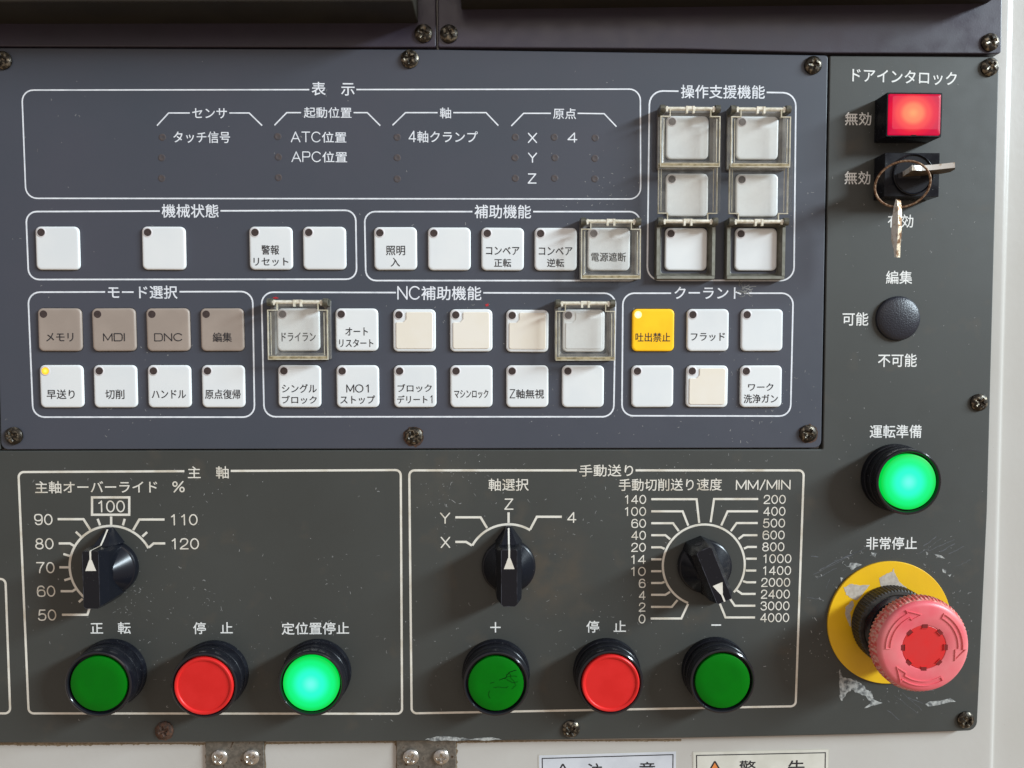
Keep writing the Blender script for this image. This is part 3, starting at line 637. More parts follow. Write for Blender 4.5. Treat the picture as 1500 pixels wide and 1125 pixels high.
    for s in (-1, 1):
        mb.box(s * 1.5 - 0.45, s * 1.5 + 0.45, pv - 2.0, pv + 1.0, pw - 0.4, pw + 1.1)
        mb.box(s * 10.4 - 0.4, s * 10.4 + 0.4, pv - 1.4, pv + 0.9, pw - 0.4, pw + 0.95)
    mb.box(-1.8, 1.8, pv + 0.3, pv + 1.0, pw - 0.4, pw + 0.9)
    mb.build('hinge_clip', M['clear_pin'], t)
    return t
def children(o): return [c for c in bpy.data.objects if c.parent == o]
def copy_tree(o, parent=None):
    c = o.copy(); COL.objects.link(c)
    if parent: c.parent = parent
    for ch in children(o): copy_tree(ch, c)
    return c
cl, op = build_cover(False), build_cover(True)
GC = 'clear flip covers over keys'
for i, (x, y, isopen, lab) in enumerate([
        (1010, 200.3, 0, 'closed clear flip cover at the upper left of the six-key block'), (1113, 201, 0, 'closed clear flip cover at the upper right of the six-key block'),
        (894.3, 364.5, 0, 'closed clear cover over the four-kanji key at the end of the auxiliary frame'), (437.2, 482.5, 0, 'closed yellowed cover right of the four taupe keys, with a red fleck'),
        (857, 484, 0, 'closed clear cover just left of the yellow key group'),
        (1006.5, 364.3, 1, 'left flip cover standing open over its olive frame'), (1110.0, 364.6, 1, 'right flip cover standing open over its olive frame')]):
    src = op if isopen else cl
    first = (i == 0 or i == 5)
    o = src if first else copy_tree(src)
    u, v = PH(x, y, 6); o.location = (u * MM, 0, v * MM); tag(o, lab, 'flip cover', GC)

# ------------------------------------------------------------------ printing on the control plate
W2 = -0.04
for h in [("ドアインタロック", 1325, 112.8, 153, 20, 0.03), ("無効", 1257, 174, 38.5, 19.5), ("無効", 1256, 260.5, 38, 19.5), ("有効", 1319, 323.8, 37.5, 19.5), ("編集", 1317, 406.3, 38.5, 19.5),
          ("可能", 1253, 467.3, 38, 19.5), ("不可能", 1314.5, 527.8, 57, 19.5), ("運転準備", 1312, 632, 76, 19.5), ("非常停止", 1306, 795.8, 74.5, 18.5)]:
    text(h[0], h[1], h[2], h[3], h[4], PP, plate, wabs=W2, weight=0.010, slope=h[5] if len(h) > 5 else 0)
for h in [("主　軸", 305, 692, 60, 18), ("主軸オーバーライド", 141, 713.5, 179, 18), ("%", 261.5, 713, 18, 17), ("100", 163.5, 741.8, 39, 17.5),
          ("90", 63.5, 761, 27, 16.5), ("80", 65, 796.5, 27, 16.5), ("70", 66.5, 831.5, 27, 16.5), ("60", 67.5, 866, 27, 16.5), ("50", 69, 901, 27, 16.5),
          ("110", 270, 761.3, 39, 16.5), ("120", 271.5, 796.5, 40, 16.5), ("手動送り", 888, 689.3, 79, 17.5), ("軸選択", 745, 710, 59, 18), ("Z", 745.5, 738.5, 13.5, 16.5),
          ("Y", 652, 759, 15, 16.5), ("X", 652.5, 794.5, 14, 16.5), ("4", 837.5, 758, 13.5, 16), ("手動切削送り速度", 982, 710, 151, 18), ("MM/MIN", 1118, 710.3, 80, 16)]:
    text(*h, CP, plate, wabs=W2, weight=0.007)
for h in [("正　転", 162, 920, 59, 17.5), ("停　止", 312, 920, 58, 17.5), ("定位置停止", 462, 920.5, 99, 18), ("停　止", 888, 917.8, 58, 17.5)]:
    text(*h, PP, plate, wabs=W2, weight=0.009)
for s, y in zip(("140", "100", "60", "40", "20", "14", "10", "6", "4", "2", "0"), (731.6, 749.2, 766.7, 784.2, 801.7, 819.5, 837, 854.5, 872, 889.3, 906.7)):
    ww = {3: 31, 2: 21.5, 1: 10}[len(s)]; text(s, 946.5 - ww / 2 - 0.1 * (y - 731) / 17, y, ww, 13.3, CP, plate, wabs=W2, weight=0.008)
for k, (s, y) in enumerate(zip(("200", "400", "500", "600", "800", "1000", "1400", "2000", "2400", "3000", "4000"), (731.5, 749, 766.3, 783.7, 801, 818.3, 835.7, 853, 870.3, 887.5, 904.7))):
    ww = 32.5 if len(s) == 3 else 42.5; x0 = 1118.5 - k * 0.5 + (1.5 if s[0] == '1' else 0)
    text(s, x0 + ww / 2, y, ww - (1.5 if s[0] == '1' else 0), 13.3, CP, plate, wabs=W2, weight=0.008)
mb = MB(); mb.ribbon([PH(718.2, 919, W2), PH(733.4, 919, W2)], 0.6, W2).ribbon([PH(725.8, 911.3, W2), PH(725.8, 918.1, W2)], 0.6, W2).ribbon([PH(725.8, 919.9, W2), PH(725.8, 926.5, W2)], 0.6, W2)
mb.build('plus_sign', PP, plate, smooth=0)
MB().ribbon([PH(1042, 915.6, W2), PH(1056.3, 915.6, W2)], 0.65, W2).build('minus_sign', PP, plate, smooth=0)
for corners, r, gap, lab in [([(27, 691.5), (587, 688.5), (589, 1045.5), (42, 1045)], 2.4, (270, 338), 'frame around the spindle controls'),
                             ([(599.5, 689), (1177.5, 689), (1165.5, 1034.5), (603, 1045)], 2.4, (845, 931), 'frame around the manual feed controls')]:
    frame_print(corners, r, 1.0, gap, CP, plate, W2, lab)
MB().ribbon(round_poly([PH(-40, 848, W2), PH(8, 848, W2), PH(15, 1045, W2), PH(-40, 1045, W2)], [0, 2.4, 2.4, 0]), 1.0, W2).build('frame_line', CP, plate, smooth=0)
# dial scales
def scale_lines(centre, rad, a0, a1, lines, name, extra=None, t=1.05):
    mb = MB(); cu, cv = PH(*centre, W2); rm = rad / PX
    n = 60; mb.ribbon([(cu + rm * math.cos(R(a0 + (a1 - a0) * k / n)), cv + rm * math.sin(R(a0 + (a1 - a0) * k / n))) for k in range(n + 1)], t, W2)
    for j, l in enumerate(lines):
        mb.ribbon([PH(l[i], l[i + 1], W2 + 0.012 + 0.001 * j) for i in range(0, len(l), 2)], t, W2 + 0.012)
    o = mb.build(name, CP, plate, smooth=0); return o
scale_lines((163.5, 830.5), 61, 27, 240, [(84.4, 760.5, 122.3, 760.5, 132.2, 776), (86, 796, 102.4, 796, 109, 800), (87, 831, 102, 831), (88.9, 866, 106.2, 866, 112.4, 862),
    (90.7, 900.5, 128, 900.5, 133.4, 884), (241, 761, 204, 761, 195, 776.5), (242, 796, 225, 796, 218, 802), (162.8, 756.5, 162.8, 769),
    (143, 760, 146.6, 769.6), (182.7, 760, 180, 769.6), (111, 779, 118.6, 786), (215.5, 779.5, 208.4, 786), (92.8, 811.5, 102.4, 814.5), (94.2, 850, 104, 847), (115.5, 882, 121, 877)], 'spindle_scale')
MB().ribbon([PH(x, y, W2) for x, y in [(134.8, 728.6), (189.3, 728.6), (189.3, 754), (134.8, 754)]], 1.05, W2, True).build('number_box', CP, plate, smooth=0)
scale_lines((745, 828), 61.5, 58.5, 151, [(667, 793.8, 682.7, 793.8, 691.3, 799), (667, 757.8, 704, 757.8, 713.5, 773.5), (745, 750.5, 745, 766), (823, 757, 786.4, 757, 776.6, 775.5)], 'axis_scale')
scale_lines((1031, 828), 61.5, -42, 248, [(954, 731.2, 1020.4, 731.2, 1024.2, 766), (954, 749, 1000, 749, 1008.2, 770), (954, 766.4, 985.9, 766.4, 994.3, 778), (954, 784, 974.7, 784, 981.8, 790),
    (954, 801.7, 968.3, 801.7, 973.5, 804), (954, 819.3, 969, 819.3), (953.8, 836.7, 969, 836.7), (953.8, 854, 969, 854, 973.5, 852.3), (953.8, 871.3, 974.7, 871.3, 981.5, 867), (953.6, 889, 984, 889, 992.4, 879),
    (953.2, 906, 998, 906, 1008, 884.5), (1110.6, 731, 1046, 731, 1041, 765), (1110.4, 749, 1065.8, 749, 1056.5, 769.8), (1110, 766.2, 1079, 766.2, 1070.6, 778), (1109.5, 784, 1089, 784, 1081.8, 789.6),
    (1108.7, 801.2, 1095, 801.2, 1089.8, 803.6), (1108.5, 818.4, 1092.8, 818.4), (1107.8, 835.8, 1092.5, 835.8), (1107.6, 853, 1094, 853, 1088.5, 851.3), (1106.9, 870, 1087, 870, 1078, 863.8),
    (1106.4, 887.3, 1076.4, 887.3, 1068, 875), (1106, 904.5, 1062.8, 904.5, 1054, 883)], 'feed_rate_scale', t=1.0)

# ------------------------------------------------------------------ selector knobs
def build_knob():
    t = thing('selector_knob', 0, 0, 0)
    MB().lathe([(12.4, -0.1), (12.4, 2.6), (12.1, 3.1), (11.6, 3.4), (6.0, 10.5), (3, 11)], 72).build('skirt', M['knob'], t, smooth=14)
    mb = MB()
    def lp(w, pts): return [(a, b, w) for a, b in pts]
    def oct_(hw, f, b, cf, cb): return [(-hw + cf, f), (hw - cf, f), (hw, f - cf), (hw, -b + cb), (hw - cb, -b), (-hw + cb, -b), (-hw, -b + cb), (-hw, f - cf)]
    mb.loft([lp(0, oct_(6.3, 11.8, 13.6, 1.6, 2.6)), lp(5, oct_(6.1, 11.9, 13.6, 1.6, 2.5)), lp(13.4, oct_(5.5, 12.1, 13.5, 1.2, 2.2)), lp(17.75, oct_(3.5, 12.15, 13.3, 0.5, 0.9)), lp(17.9, oct_(3.35, 12.0, 13.15, 0.5, 0.8))], False, True)
    mb.build('grip', M['knob'], t, smooth=12)
    mb = MB()
    def tri(w, hw, f, hf): return [(-hw, 11.6, w), (-hf, f, w), (hf, f, w), (hw, 11.6, w)]
    top = [(-3.6, 11.7, 9.5), (-0.9, 18.0, 2.6), (0.9, 18.0, 2.6), (3.6, 11.7, 9.5)]
    mb.loft([tri(-0.1, 6.2, 18.6, 1.2), tri(1.8, 6.2, 18.6, 1.2), top], False, True)
    mb.build('pointer_nose', M['knob'], t, smooth=25)
    to = oct_(3.45, 12.05, 13.2, 0.5, 0.85); eb = MB(); eb.ribbon(to, 0.2, 17.925, True).build('worn_edge_highlight', M['worn'], t, smooth=0)  # worn edge doubling as a painted highlight round the grip top
    # white index: along the nose, up the front and a triangle on top
    mb = MB(); hw = 0.38
    path = [(18.1, 2.75), (15.6, 5.4), (12.15, 9.15), (12.32, 13.5), (12.45, 17.3), (12.05, 17.98), (8.0, 17.98)]
    path = [(18.1, 2.8), (15.4, 5.65), (12.35, 9.1), (12.33, 13.5), (12.38, 17.2), (12.1, 17.98), (8.0, 17.98)]
    vs = []; 
    for (v, w) in path: vs += [(-hw, v, w), (hw, v, w)]
    mb.add(vs, [(2 * i, 2 * i + 1, 2 * i + 3, 2 * i + 2) for i in range(len(path) - 1)])
    mb.add([(-0.55, 8.4, 17.99), (0.55, 8.4, 17.99), (2.35, 3.5, 17.99), (-2.35, 3.5, 17.99)], [(0, 1, 2, 3)])
    mb.build('index_mark', M['cream_print'], t, smooth=0)
    # set screw hole in the rear end
    mb = MB(); mb.tube([(1.75 * math.cos(x), -13.62, 9.6 + 1.75 * math.sin(x)) for x in [2 * math.pi * k / 20 for k in range(20)]], 0.12, 6, True).build('hole_rim', M['black_gloss'], t)
    mb = MB(); mb.add([(1.65 * math.cos(x), -13.66, 9.6 + 1.65 * math.sin(x)) for x in [2 * math.pi * k / 20 for k in range(20)]], [tuple(range(20))])
    mb.build('set_screw_hole', M['black_print'], t, smooth=0)
    return t
kn = build_knob()
for i, (px, py, rot, lab) in enumerate([(163.5, 830.5, 0, 'black selector knob pointing at 100 on the spindle override scale'), (745, 828, 0, 'black selector knob pointing at Z on the axis scale'),
                                        (1031, 828, 157.5, 'black selector knob pointing at 4000 on the feed rate scale')]):
    o = kn if i == 0 else copy_tree(kn)
    u, v = PH(px, py); o.location = (u * MM, 0.0001, v * MM); o.rotation_euler = (0, R(rot), 0); tag(o, lab, 'selector knob', 'selector knobs')

# ------------------------------------------------------------------ round push buttons
BTN = {}
def build_button(kind):
    t = thing('push_button', 0, 0, 0)
    MB().lathe([(15.7, -0.1), (15.7, 2.6), (15.5, 3.0), (15.0, 3.1), (15.0, 4.0), (15.15, 4.3), (15.1, 7.4), (14.85, 7.6), (14.85, 8.0), (14.95, 8.3), (14.9, 10.6), (14.0, 10.7)], 80).build('bezel_body', M['black'], t)
    MB().lathe([(14.2, 10.5), (14.95, 10.7), (15.0, 12.2), (14.75, 12.9), (14.3, 13.2), (13.8, 13.1), (13.5, 12.7), (13.35, 11.4), (13.3, 10.6)], 80, cap1=False).build('bezel_rim', M['black_gloss'], t)
    if kind == 'red':
        MB().lathe([(13.1, 10.5), (13.1, 13.2), (12.95, 13.7), (12.6, 13.95), (11.9, 13.95), (11.6, 13.75), (11.4, 13.35), (11.0, 13.35), (5, 13.45)], 80).build('button_cap', M['red'], t)
    else:
        MB().lathe([(12.55, 10.5), (12.55, 12.3), (12.4, 12.65), (12.1, 12.8), (8, 12.92), (4, 12.98)], 80).build('button_cap', M[kind], t)
    return t
first = {}
for (px, py, kind, lab) in [(144, 1002.5, 'green', 'unlit dark green push button at the lower left below the spindle knob'), (299, 1004.5, 'red', 'red push button between an unlit and a brightly lit green button'),
                            (455.3, 1002.3, 'green_lit', 'brightly lit green push button in the bottom row of buttons'), (726.5, 1002, 'green', 'green push button with cracked lens under the plus sign'),
                            (894.3, 1000.5, 'red', 'red push button between the plus and minus buttons'), (1058.7, 998.5, 'green', 'plain green push button under the minus sign'),
                            (1331.5, 706.3, 'green_lit', 'brightly lit green push button above the emergency stop')]:
    if kind in first: o = copy_tree(first[kind])
    else: o = build_button(kind); first[kind] = o
    u, v = PH(px, py, 12.9); o.location = (u * MM, 0.0001, v * MM); tag(o, lab, 'push button', 'round push buttons')
    if 'cracked' in lab:
        mb = MB(); r2 = random.Random(5)
        def crk(pts, t_):
            t_ *= 1.25
            q = []
            for i in range(len(pts) - 1):
                for k in range(5):
                    f_ = k / 5; q.append((pts[i][0] * (1 - f_) + pts[i + 1][0] * f_ + r2.uniform(-.22, .22), pts[i][1] * (1 - f_) + pts[i + 1][1] * f_ + r2.uniform(-.22, .22)))
            mb.ribbon(q + [pts[-1]], t_, 13.03)
        crk([(-2.6, 0.2), (-0.8, 0.9)], 0.16); crk([(1.3, 1.9), (4.0, 2.6), (6.0, 5.2), (9.2, 6.2)], 0.22); crk([(4.6, 2.4), (7.5, 0.6), (9.8, 1.2)], 0.14)
        crk([(-1.4, -1.6), (1.2, -1.5), (4.6, -1.9), (5.6, -1.2)], 0.13); crk([(-2.8, -2.8), (-3.4, -5.2), (-2.6, -6.6)], 0.12); crk([(6.0, 5.2), (6.8, 2.8), (9.0, -0.6), (7.0, -2.4)], 0.1); crk([(3.6, 2.6), (6.6, 3.6), (9.6, 3.4)], 0.12)
        mb.build('crack', M['crack'], o, smooth=0)['label'] = 'dark cracks in the lens'

# ------------------------------------------------------------------ emergency stop
u, v = PH(1301.5, 911.5)
es = thing('emergency_stop', u, v, 0.0, 'pink-red mushroom emergency stop button on a yellow disc with a ribbed black collar', 'emergency stop')
r3 = random.Random(3)
def chip(k, r, w): return 1.0
MB().lathe([(29.2, -0.1), (29.2, 0.75), (29.0, 0.95), (20, 0.95)], 120).build('yellow_disc', M['yellow'], es)
N = 288
MB().lathe([(18.0, 0.9), (18.0, 1.5), (18.1, 1.6), (18.1, 8.4), (17.6, 8.9), (16.2, 9.1), (15.6, 8.7)], N, fn=lambda k, r, w: (1.0 + (0.014 if (k % 4) in (0, 1) else -0.014)) if 1.55 < w < 8.5 else 1.0).build('ribbed_collar', M['rubber'], es, smooth=25)
MB().lathe([(15.7, 8.6), (14.6, 9.0), (13.5, 9.6), (12.6, 12), (12.6, 20)], 72).build('neck', M['black_gloss'], es)
head_uv = PH(1353.5, 948, 28); hu, hv = head_uv[0] - u, head_uv[1] - v
MB().lathe([(12, 19.5), (18.2, 19.7), (19.97, 20.2), (20.9, 21.2), (21.11, 22.0), (21.11, 24.2), (20.8, 25.2), (20.28, 26.2), (20.07, 26.6)], N, hu, hv, cap1=False,
           fn=lambda k, r, w: (1.0 + (0.011 if (k % 4) in (0, 1) else -0.013)) if 20.5 < w < 25.9 else 1.0).build('grip_edge', M['estop_side'], es, smooth=25)
MB().lathe([(20.18, 26.2), (19.86, 27.2), (19.14, 27.9), (17.89, 28.25), (13.52, 28.35), (10.2, 28.35), (9.75, 28.2), (9.6, 27.6)], 120, hu, hv, cap1=False).build('mushroom_head', M['estop'], es)
mb = MB()
for k in range(3):   # three embossed arrows: outline bars
    a0 = (181, 61, -60)[k]; sp = 84
    def pol(r_, a_): return (hu + r_ * math.cos(R(a_)), hv + r_ * math.sin(R(a_)))
    tail = [pol(16.9, a0 - sp * 0.76 * j / 14) for j in range(15)]; inner = [pol(14.9, a0 - sp * 0.76 * j / 14) for j in range(15)]
    headp = [pol(18.2, a0 - sp * 0.76), pol(14.6, a0 - sp), pol(13.6, a0 - sp * 0.78)]
    loop = tail + headp + inner[::-1]
    n = len(loop)
    for ww, z in ((0.55, 28.72),):
        lo = inset(loop, -ww / 2); li = inset(loop, ww / 2)
        mb.loft([[(*p, 28.2) for p in lo], [(*p, z) for p in inset(lo, 0.1 if True else 0)], [(*p, z) for p in inset(li, -0.1)], [(*p, 28.2) for p in li]], closed=True)
mb.build('turn_arrow', M['estop'], es, smooth=30)
MB().lathe([(9.65, 27.2), (9.6, 28.0), (9.4, 28.15), (5, 28.2)], 96, hu, hv).build('centre_disc', M['estop_core'], es)
for k in range(8):
    a = R(90 - 45 * k); ca, sa = math.cos(a), math.sin(a)
    def q(r_, s_): return (hu + r_ * ca - s_ * sa, hv + r_ * sa + s_ * ca)
    MB().loft([[(*p, 27.5) for p in (q(8.6, -1.2), q(10.25, -1.2), q(10.25, 1.2), q(8.6, 1.2))], [(*p, 28.40) for p in (q(8.6, -1.2), q(10.25, -1.2), q(10.25, 1.2), q(8.6, 1.2))]], False, True).build('slot', M['estop_slot'], es, smooth=0)  # solid block; the recess shade is only its dark colour
    MB().loft([[(*p, 28.2) for p in (q(8.4, -1.4), q(8.58, -1.4), q(8.58, 1.4), q(8.4, 1.4))], [(*p, 28.55) for p in (q(8.4, -1.4), q(8.58, -1.4), q(8.58, 1.4), q(8.4, 1.4))]], False, True).build('slot_edge', M['estop_core'], es, smooth=0)

def blotch(pts, n_sub, jit, w, th, seed):
    rr = random.Random(seed); q = []
    for i in range(len(pts)):
        a, b = pts[i], pts[(i + 1) % len(pts)]
        for k in range(n_sub):
            f_ = k / n_sub; q.append((a[0] * (1 - f_) + b[0] * f_ + rr.uniform(-jit, jit), a[1] * (1 - f_) + b[1] * f_ + rr.uniform(-jit, jit)))
    mb = MB(); mb.loft([[(*p, w) for p in q], [(*p, w + th) for p in q]], False, True); return mb
def blot_px(pts, w, th, seed, material, parent, name, off=(0, 0), jit=0.25, n_sub=4):
    q = [PH(x, y, w) for x, y in pts]; q = [(a - off[0], b - off[1]) for a, b in q]
    return blotch(q, n_sub, jit, w, th, seed).build(name, M[material], parent, smooth=0)
def Z1(x, y): return (1180 + x / 4.02, 780 + y / 4.02)
blot_px([Z1(*p) for p in [(225, 325), (270, 300), (300, 310), (380, 308), (350, 345), (300, 400), (262, 385), (240, 365)]], 0.96, 0.05, 1, 'tape', es, 'torn_label', (u, v))
blot_px([Z1(*p) for p in [(430, 270), (480, 240), (510, 232), (518, 212), (528, 245), (548, 290), (600, 330), (480, 340), (440, 310)]], 0.96, 0.05, 2, 'tape', es, 'torn_label', (u, v))
blot_px([Z1(*p) for p in [(236, 440), (275, 400), (285, 430), (262, 470), (268, 560), (255, 540), (232, 480)]], 0.96, 0.05, 3, 'tape', es, 'torn_label', (u, v))
for i, pts in enumerate([[(200, 805), (215, 850), (260, 860), (300, 870), (345, 900), (360, 930), (385, 935), (400, 985), (455, 1000), (345, 1035), (385, 1000), (350, 960), (300, 945), (270, 925), (235, 960), (210, 992), (195, 965), (205, 940), (198, 880)],
                         [(705, 1010), (730, 995), (790, 990), (850, 975), (885, 995), (850, 1000), (780, 1015), (720, 1025)], [(225, 185), (250, 200), (262, 180), (300, 178), (330, 190), (300, 205), (270, 225), (262, 205), (240, 200)],
                         [(385, 118), (420, 120), (410, 142), (395, 138)], [(805, 215), (830, 222), (825, 240), (808, 235)], [(835, 250), (860, 245), (850, 262)], [(745, 125), (800, 135), (820, 155), (780, 145)], [(705, 112), (722, 120), (715, 135)],
                         [(205, 262), (222, 268), (210, 290)], [(170, 318), (190, 320), (182, 332)]]):
    blot_px([Z1(*p) for p in pts], -0.1, 0.07, 20 + i, 'residue', plate, 'glue_residue', jit=0.35 if i == 0 else 0.13, n_sub=5 if i == 0 else 3)

# ------------------------------------------------------------------ square lamp and key switch
u, v = PH(1339.3, 168, 10.5)
sl = thing('square_pilot_lamp', u, v, 0, 'lit red rectangular pilot lamp in a black housing above the key switch', 'pilot lamp')
BW, BH = 24.8, 19.3
mb = MB()
def rr_(w_, h_, r_, z): return rrect(w_, h_, r_, 3, z=z)
mb.loft([rr_(BW, BH, 0.5, -0.1), rr_(BW, BH, 0.5, 10.2), rr_(BW - .3, BH - .3, 0.5, 10.5), rr_(BW - 1.3, BH - 1.3, 0.4, 10.5), rr_(BW - 1.4, BH - 1.4, 0.4, 9.0)], False, True)
mb.build('housing', M['black'], sl)
mb = MB(); lw, lh = BW - 1.6, BH - 1.6
mb.loft([rrect(lw, lh, 0.5, 3, z=9.0), rrect(lw, lh, 0.5, 3, z=10.6), rrect(lw - 0.3, lh - 0.3, 0.5, 3, z=10.9), rrect(lw - 2.6, lh - 3.4, 0.8, 3, cv=0.6, z=11.5)], False, True)
mb.build('lit_lens', M['red_lit'], sl, smooth=0)
MB().loft([[(a, b - lh / 2 - 0.05, z) for a, b in [(-1.2, 0), (1.2, 0), (0.8, 0.45), (-0.8, 0.45)]] for z in (9.2, 10.75)], False, True).build('lens_notch', M['estop_slot'], sl, smooth=0)
u, v = PH(1336, 256, 9.5)
ks = thing('key_switch', u, v, 0, 'black square key switch with a round barrel below the red lamp', 'key switch')
KW, KH = 24.6, 19.2
MB().loft([rr_(KW, KH, 0.3, -0.1), rr_(KW, KH, 0.3, 9.3), rr_(KW - .3, KH - .3, 0.3, 9.5)], False, True).build('housing', M['black'], ks)
MB().lathe([(9.0, 9.5), (9.0, 10.4), (8.7, 10.7), (8.3, 10.4), (8.1, 10.1), (4, 10.1)], 64, 0.2, 0).build('barrel', M['knob'], ks)
MB().loft([rrect(10, 2.2, 0.4, 3, -1.5, -0.6, 10.1), rrect(10, 2.2, 0.4, 3, -1.5, -0.6, 10.2)], False, True).build('key_slot', M['black_print'], ks, smooth=0)
def sheet(pts, off, name, material, parent=None, face=None):
    # every outline point is brought onto one plane, so the blade is truly flat
    N0 = Vector(off).normalized(); x, y, w = pts[0]; c_ = Vector((*PH(x, y, w), w)).dot(N0); P3 = []
    for x, y, w in pts:
        f0 = Vector((*PH(x, y, 0), 0)).dot(N0) - c_; f1 = Vector((*PH(x, y, 100), 100)).dot(N0) - c_
        wz = 100 * f0 / (f0 - f1); P3.append((*PH(x, y, wz), wz))
    P4 = [(a + off[0], b + off[1], c + off[2]) for a, b, c in P3]
    mb = MB(); n = len(P3)
    c0 = tuple(sum(p[i] for p in P3) / n for i in range(3)); c1 = tuple(sum(p[i] for p in P4) / n for i in range(3))
    mb.add(P3 + P4 + [c0, c1], [(i, (i + 1) % n, n + (i + 1) % n, n + i) for i in range(n)] + [(i, (i + 1) % n, 2 * n) for i in range(n)] + [(n + i, n + (i + 1) % n, 2 * n + 1) for i in range(n)])
    o = mb.build(name, M[material], parent, smooth=20)
    if face:
        o.data.materials.append(M[face])
        N_ = Vector(off).normalized(); N_ = Vector((N_.x, -N_.z, N_.y))
        for p in o.data.polygons:
            if abs(p.normal.dot(N_)) > 0.8: p.material_index = 1
    return o
k1 = sheet([(1336, 249.5, 25), (1350, 250, 26), (1366, 249, 26), (1399, 245.5, 25.5), (1399, 248, 24.5), (1392, 252, 22), (1380, 254.5, 19), (1362, 256, 16.5), (1350, 258, 14), (1342, 261, 12.5), (1340, 263, 10.1), (1322, 266, 10.1), (1319, 263, 12), (1322, 259, 15), (1330, 254, 21)],
           (-0.14, 2.2, 0.05), 'door_key', 'brass', face='key_under')
tag(k1, 'worn nickel key inserted in the key switch, its bow pointing right', 'key', 'keys on the ring')
k2 = sheet([(1317.5, 292, 22), (1314.5, 303, 24), (1312, 320, 25), (1311, 337, 25), (1311, 352, 23.5), (1313, 361, 21), (1314.5, 365, 18), (1315.5, 377, 17.5), (1318.5, 377, 15), (1319, 362, 14.5), (1320.5, 345, 13.5), (1321, 325, 13), (1321, 308, 14), (1319.5, 294, 17)],
           (-1.75, 0, 0.35), 'door_key', 'brass_rust', face='brass')
tag(k2, 'tarnished brass key hanging edge-on from the rusty ring', 'key', 'keys on the ring')
mb = MB()
cu, cv = PH(1321, 270.3, 22)
pts = []
for k in range(64):
    a = 2 * math.pi * k / 64; ru, rv = 10.4, 9.35
    pts.append((cu + ru * math.cos(a), cv + rv * math.sin(a), 22.5 + 3.5 * math.cos(a - 0.6)))
mb.tube(pts, 0.48, 10, True)
rg = mb.build('key_ring', M['rust_wire'], smooth=80)
tag(rg, 'rusty wire ring joining the two keys in front of the key switch', 'key ring')

# round blanking plug
u, v = PH(1317, 466.3, 1.5)
mb = MB().lathe([(10.2, -0.1), (10.2, 0.7), (9.9, 1.3), (9.2, 1.75), (7.5, 2.2), (5, 2.6), (2.5, 2.8), (1.0, 2.85)], 64)
o = mb.build('blanking_plug', M['plug'], loc=(u, v, 0), smooth=80)
tag(o, 'round black leathery textured plug between the key switch and the lit green button', 'blanking plug')

# ------------------------------------------------------------------ hinges and stickers on the cabinet
CW = -4.2
for i, (x0, x1, s, lab) in enumerate([(302.5, 388.5, ((321.5, 1110), (368, 1110)), 'left steel hinge leaf with two screws below the control plate'), (581.5, 668, ((602, 1109.5), (646.5, 1109.5)), 'right steel hinge leaf with two screws below the control plate')]):
    a, b = PH(x0, 1080, CW), PH(x1, 1160, CW)
    cu, cv = (a[0] + b[0]) / 2, (a[1] + b[1]) / 2
    t = thing('hinge', cu, cv, CW, lab, 'hinge', 'hinges under the plate')
    w_, h_ = b[0] - a[0], a[1] - b[1]
    MB().loft([rrect(w_, h_, .5, 3, z=0.0), rrect(w_, h_, .5, 3, z=1.3), rrect(w_ - .4, h_ - .4, .4, 3, z=1.5)], False, True).build('hinge_leaf', M['hinge'], t)
    for j, (sx_, sy_) in enumerate(s): screw(sx_, sy_, t, 'steel', 3.75, CW + 1.5, 40 + i * 2 + j, None, (cu, cv, CW))
    for e_ in (-1, 1):
        rr = random.Random(60 + i * 2 + e_); q = [(e_ * (w_ / 2 - 0.1), -h_ / 2 + k * h_ / 24) for k in range(25)]
        q2 = [(e_ * (w_ / 2 + 0.2 + abs(rr.gauss(0, 0.4))), y) for _, y in q]
        mb = MB(); n = len(q); mb.add([(*p, 0.06) for p in q] + [(*p, 0.06) for p in q2], [(k, k + 1, n + k + 1, n + k) for k in range(n - 1)])
        mb.build('rust_edge', M['dirt'], t, smooth=0)
def sticker(tlx, tly, trx, try_, mname, chars, tri_mat, label):
    P = [PH(tlx, tly, CW), PH(trx, try_, CW), PH(trx - 2, try_ + 130, CW), PH(tlx + 2, tly + 130, CW)]
    cu, cv = P[0]
    P = [(a - cu, b - cv) for a, b in P]
    t = thing('warning_sticker', cu, cv, CW, label, 'sticker', 'warning stickers')
    def lay(p, w, mat_, nm, th=0.08): MB().loft([[(*q, 0.0) for q in p], [(*q, w) for q in p]], False, True).build(nm, mat_, t, smooth=0)
    lay(round_poly(P, 0.8, 3), 0.10, M['sticker_edge'], 'backing'); lay(inset(P, 0.5), 0.13, M[mname], 'face')
    MB().ribbon(inset(P, 2.0), 0.5, 0.16, True).build('border_line', BP, t, smooth=0)
    for s, x, y, w_, h_ in chars: text(s, x, y, w_, h_, BP, t, wabs=CW + 0.17, origin=(cu, cv, CW), weight=0.01)
    ax, ay, hw_, hh_ = tri_mat[1]
    A = [PH(ax, ay, CW), PH(ax + hw_, ay + hh_, CW), PH(ax - hw_, ay + hh_, CW)]; A = [(a - cu, b - cv) for a, b in A]
    MB().ribbon(inset(round_poly(A, 0.5, 2), 0.3), 0.75, 0.165, True).build('triangle', BP, t, smooth=0)
    if tri_mat[0]: MB().add([(*p, 0.15) for p in inset(A, 0.5)], [(0, 1, 2)]).build('triangle_fill', M[tri_mat[0]], t, smooth=0)
sticker(788, 1105, 992, 1099, 'sticker_blue', [('注', 871.5, 1129.5, 22, 23), ('意', 948, 1127.5, 23, 23)], (None, (824.5, 1117, 14, 24)), 'cool white sticker with a plain black triangle, nearer the steel hinges')
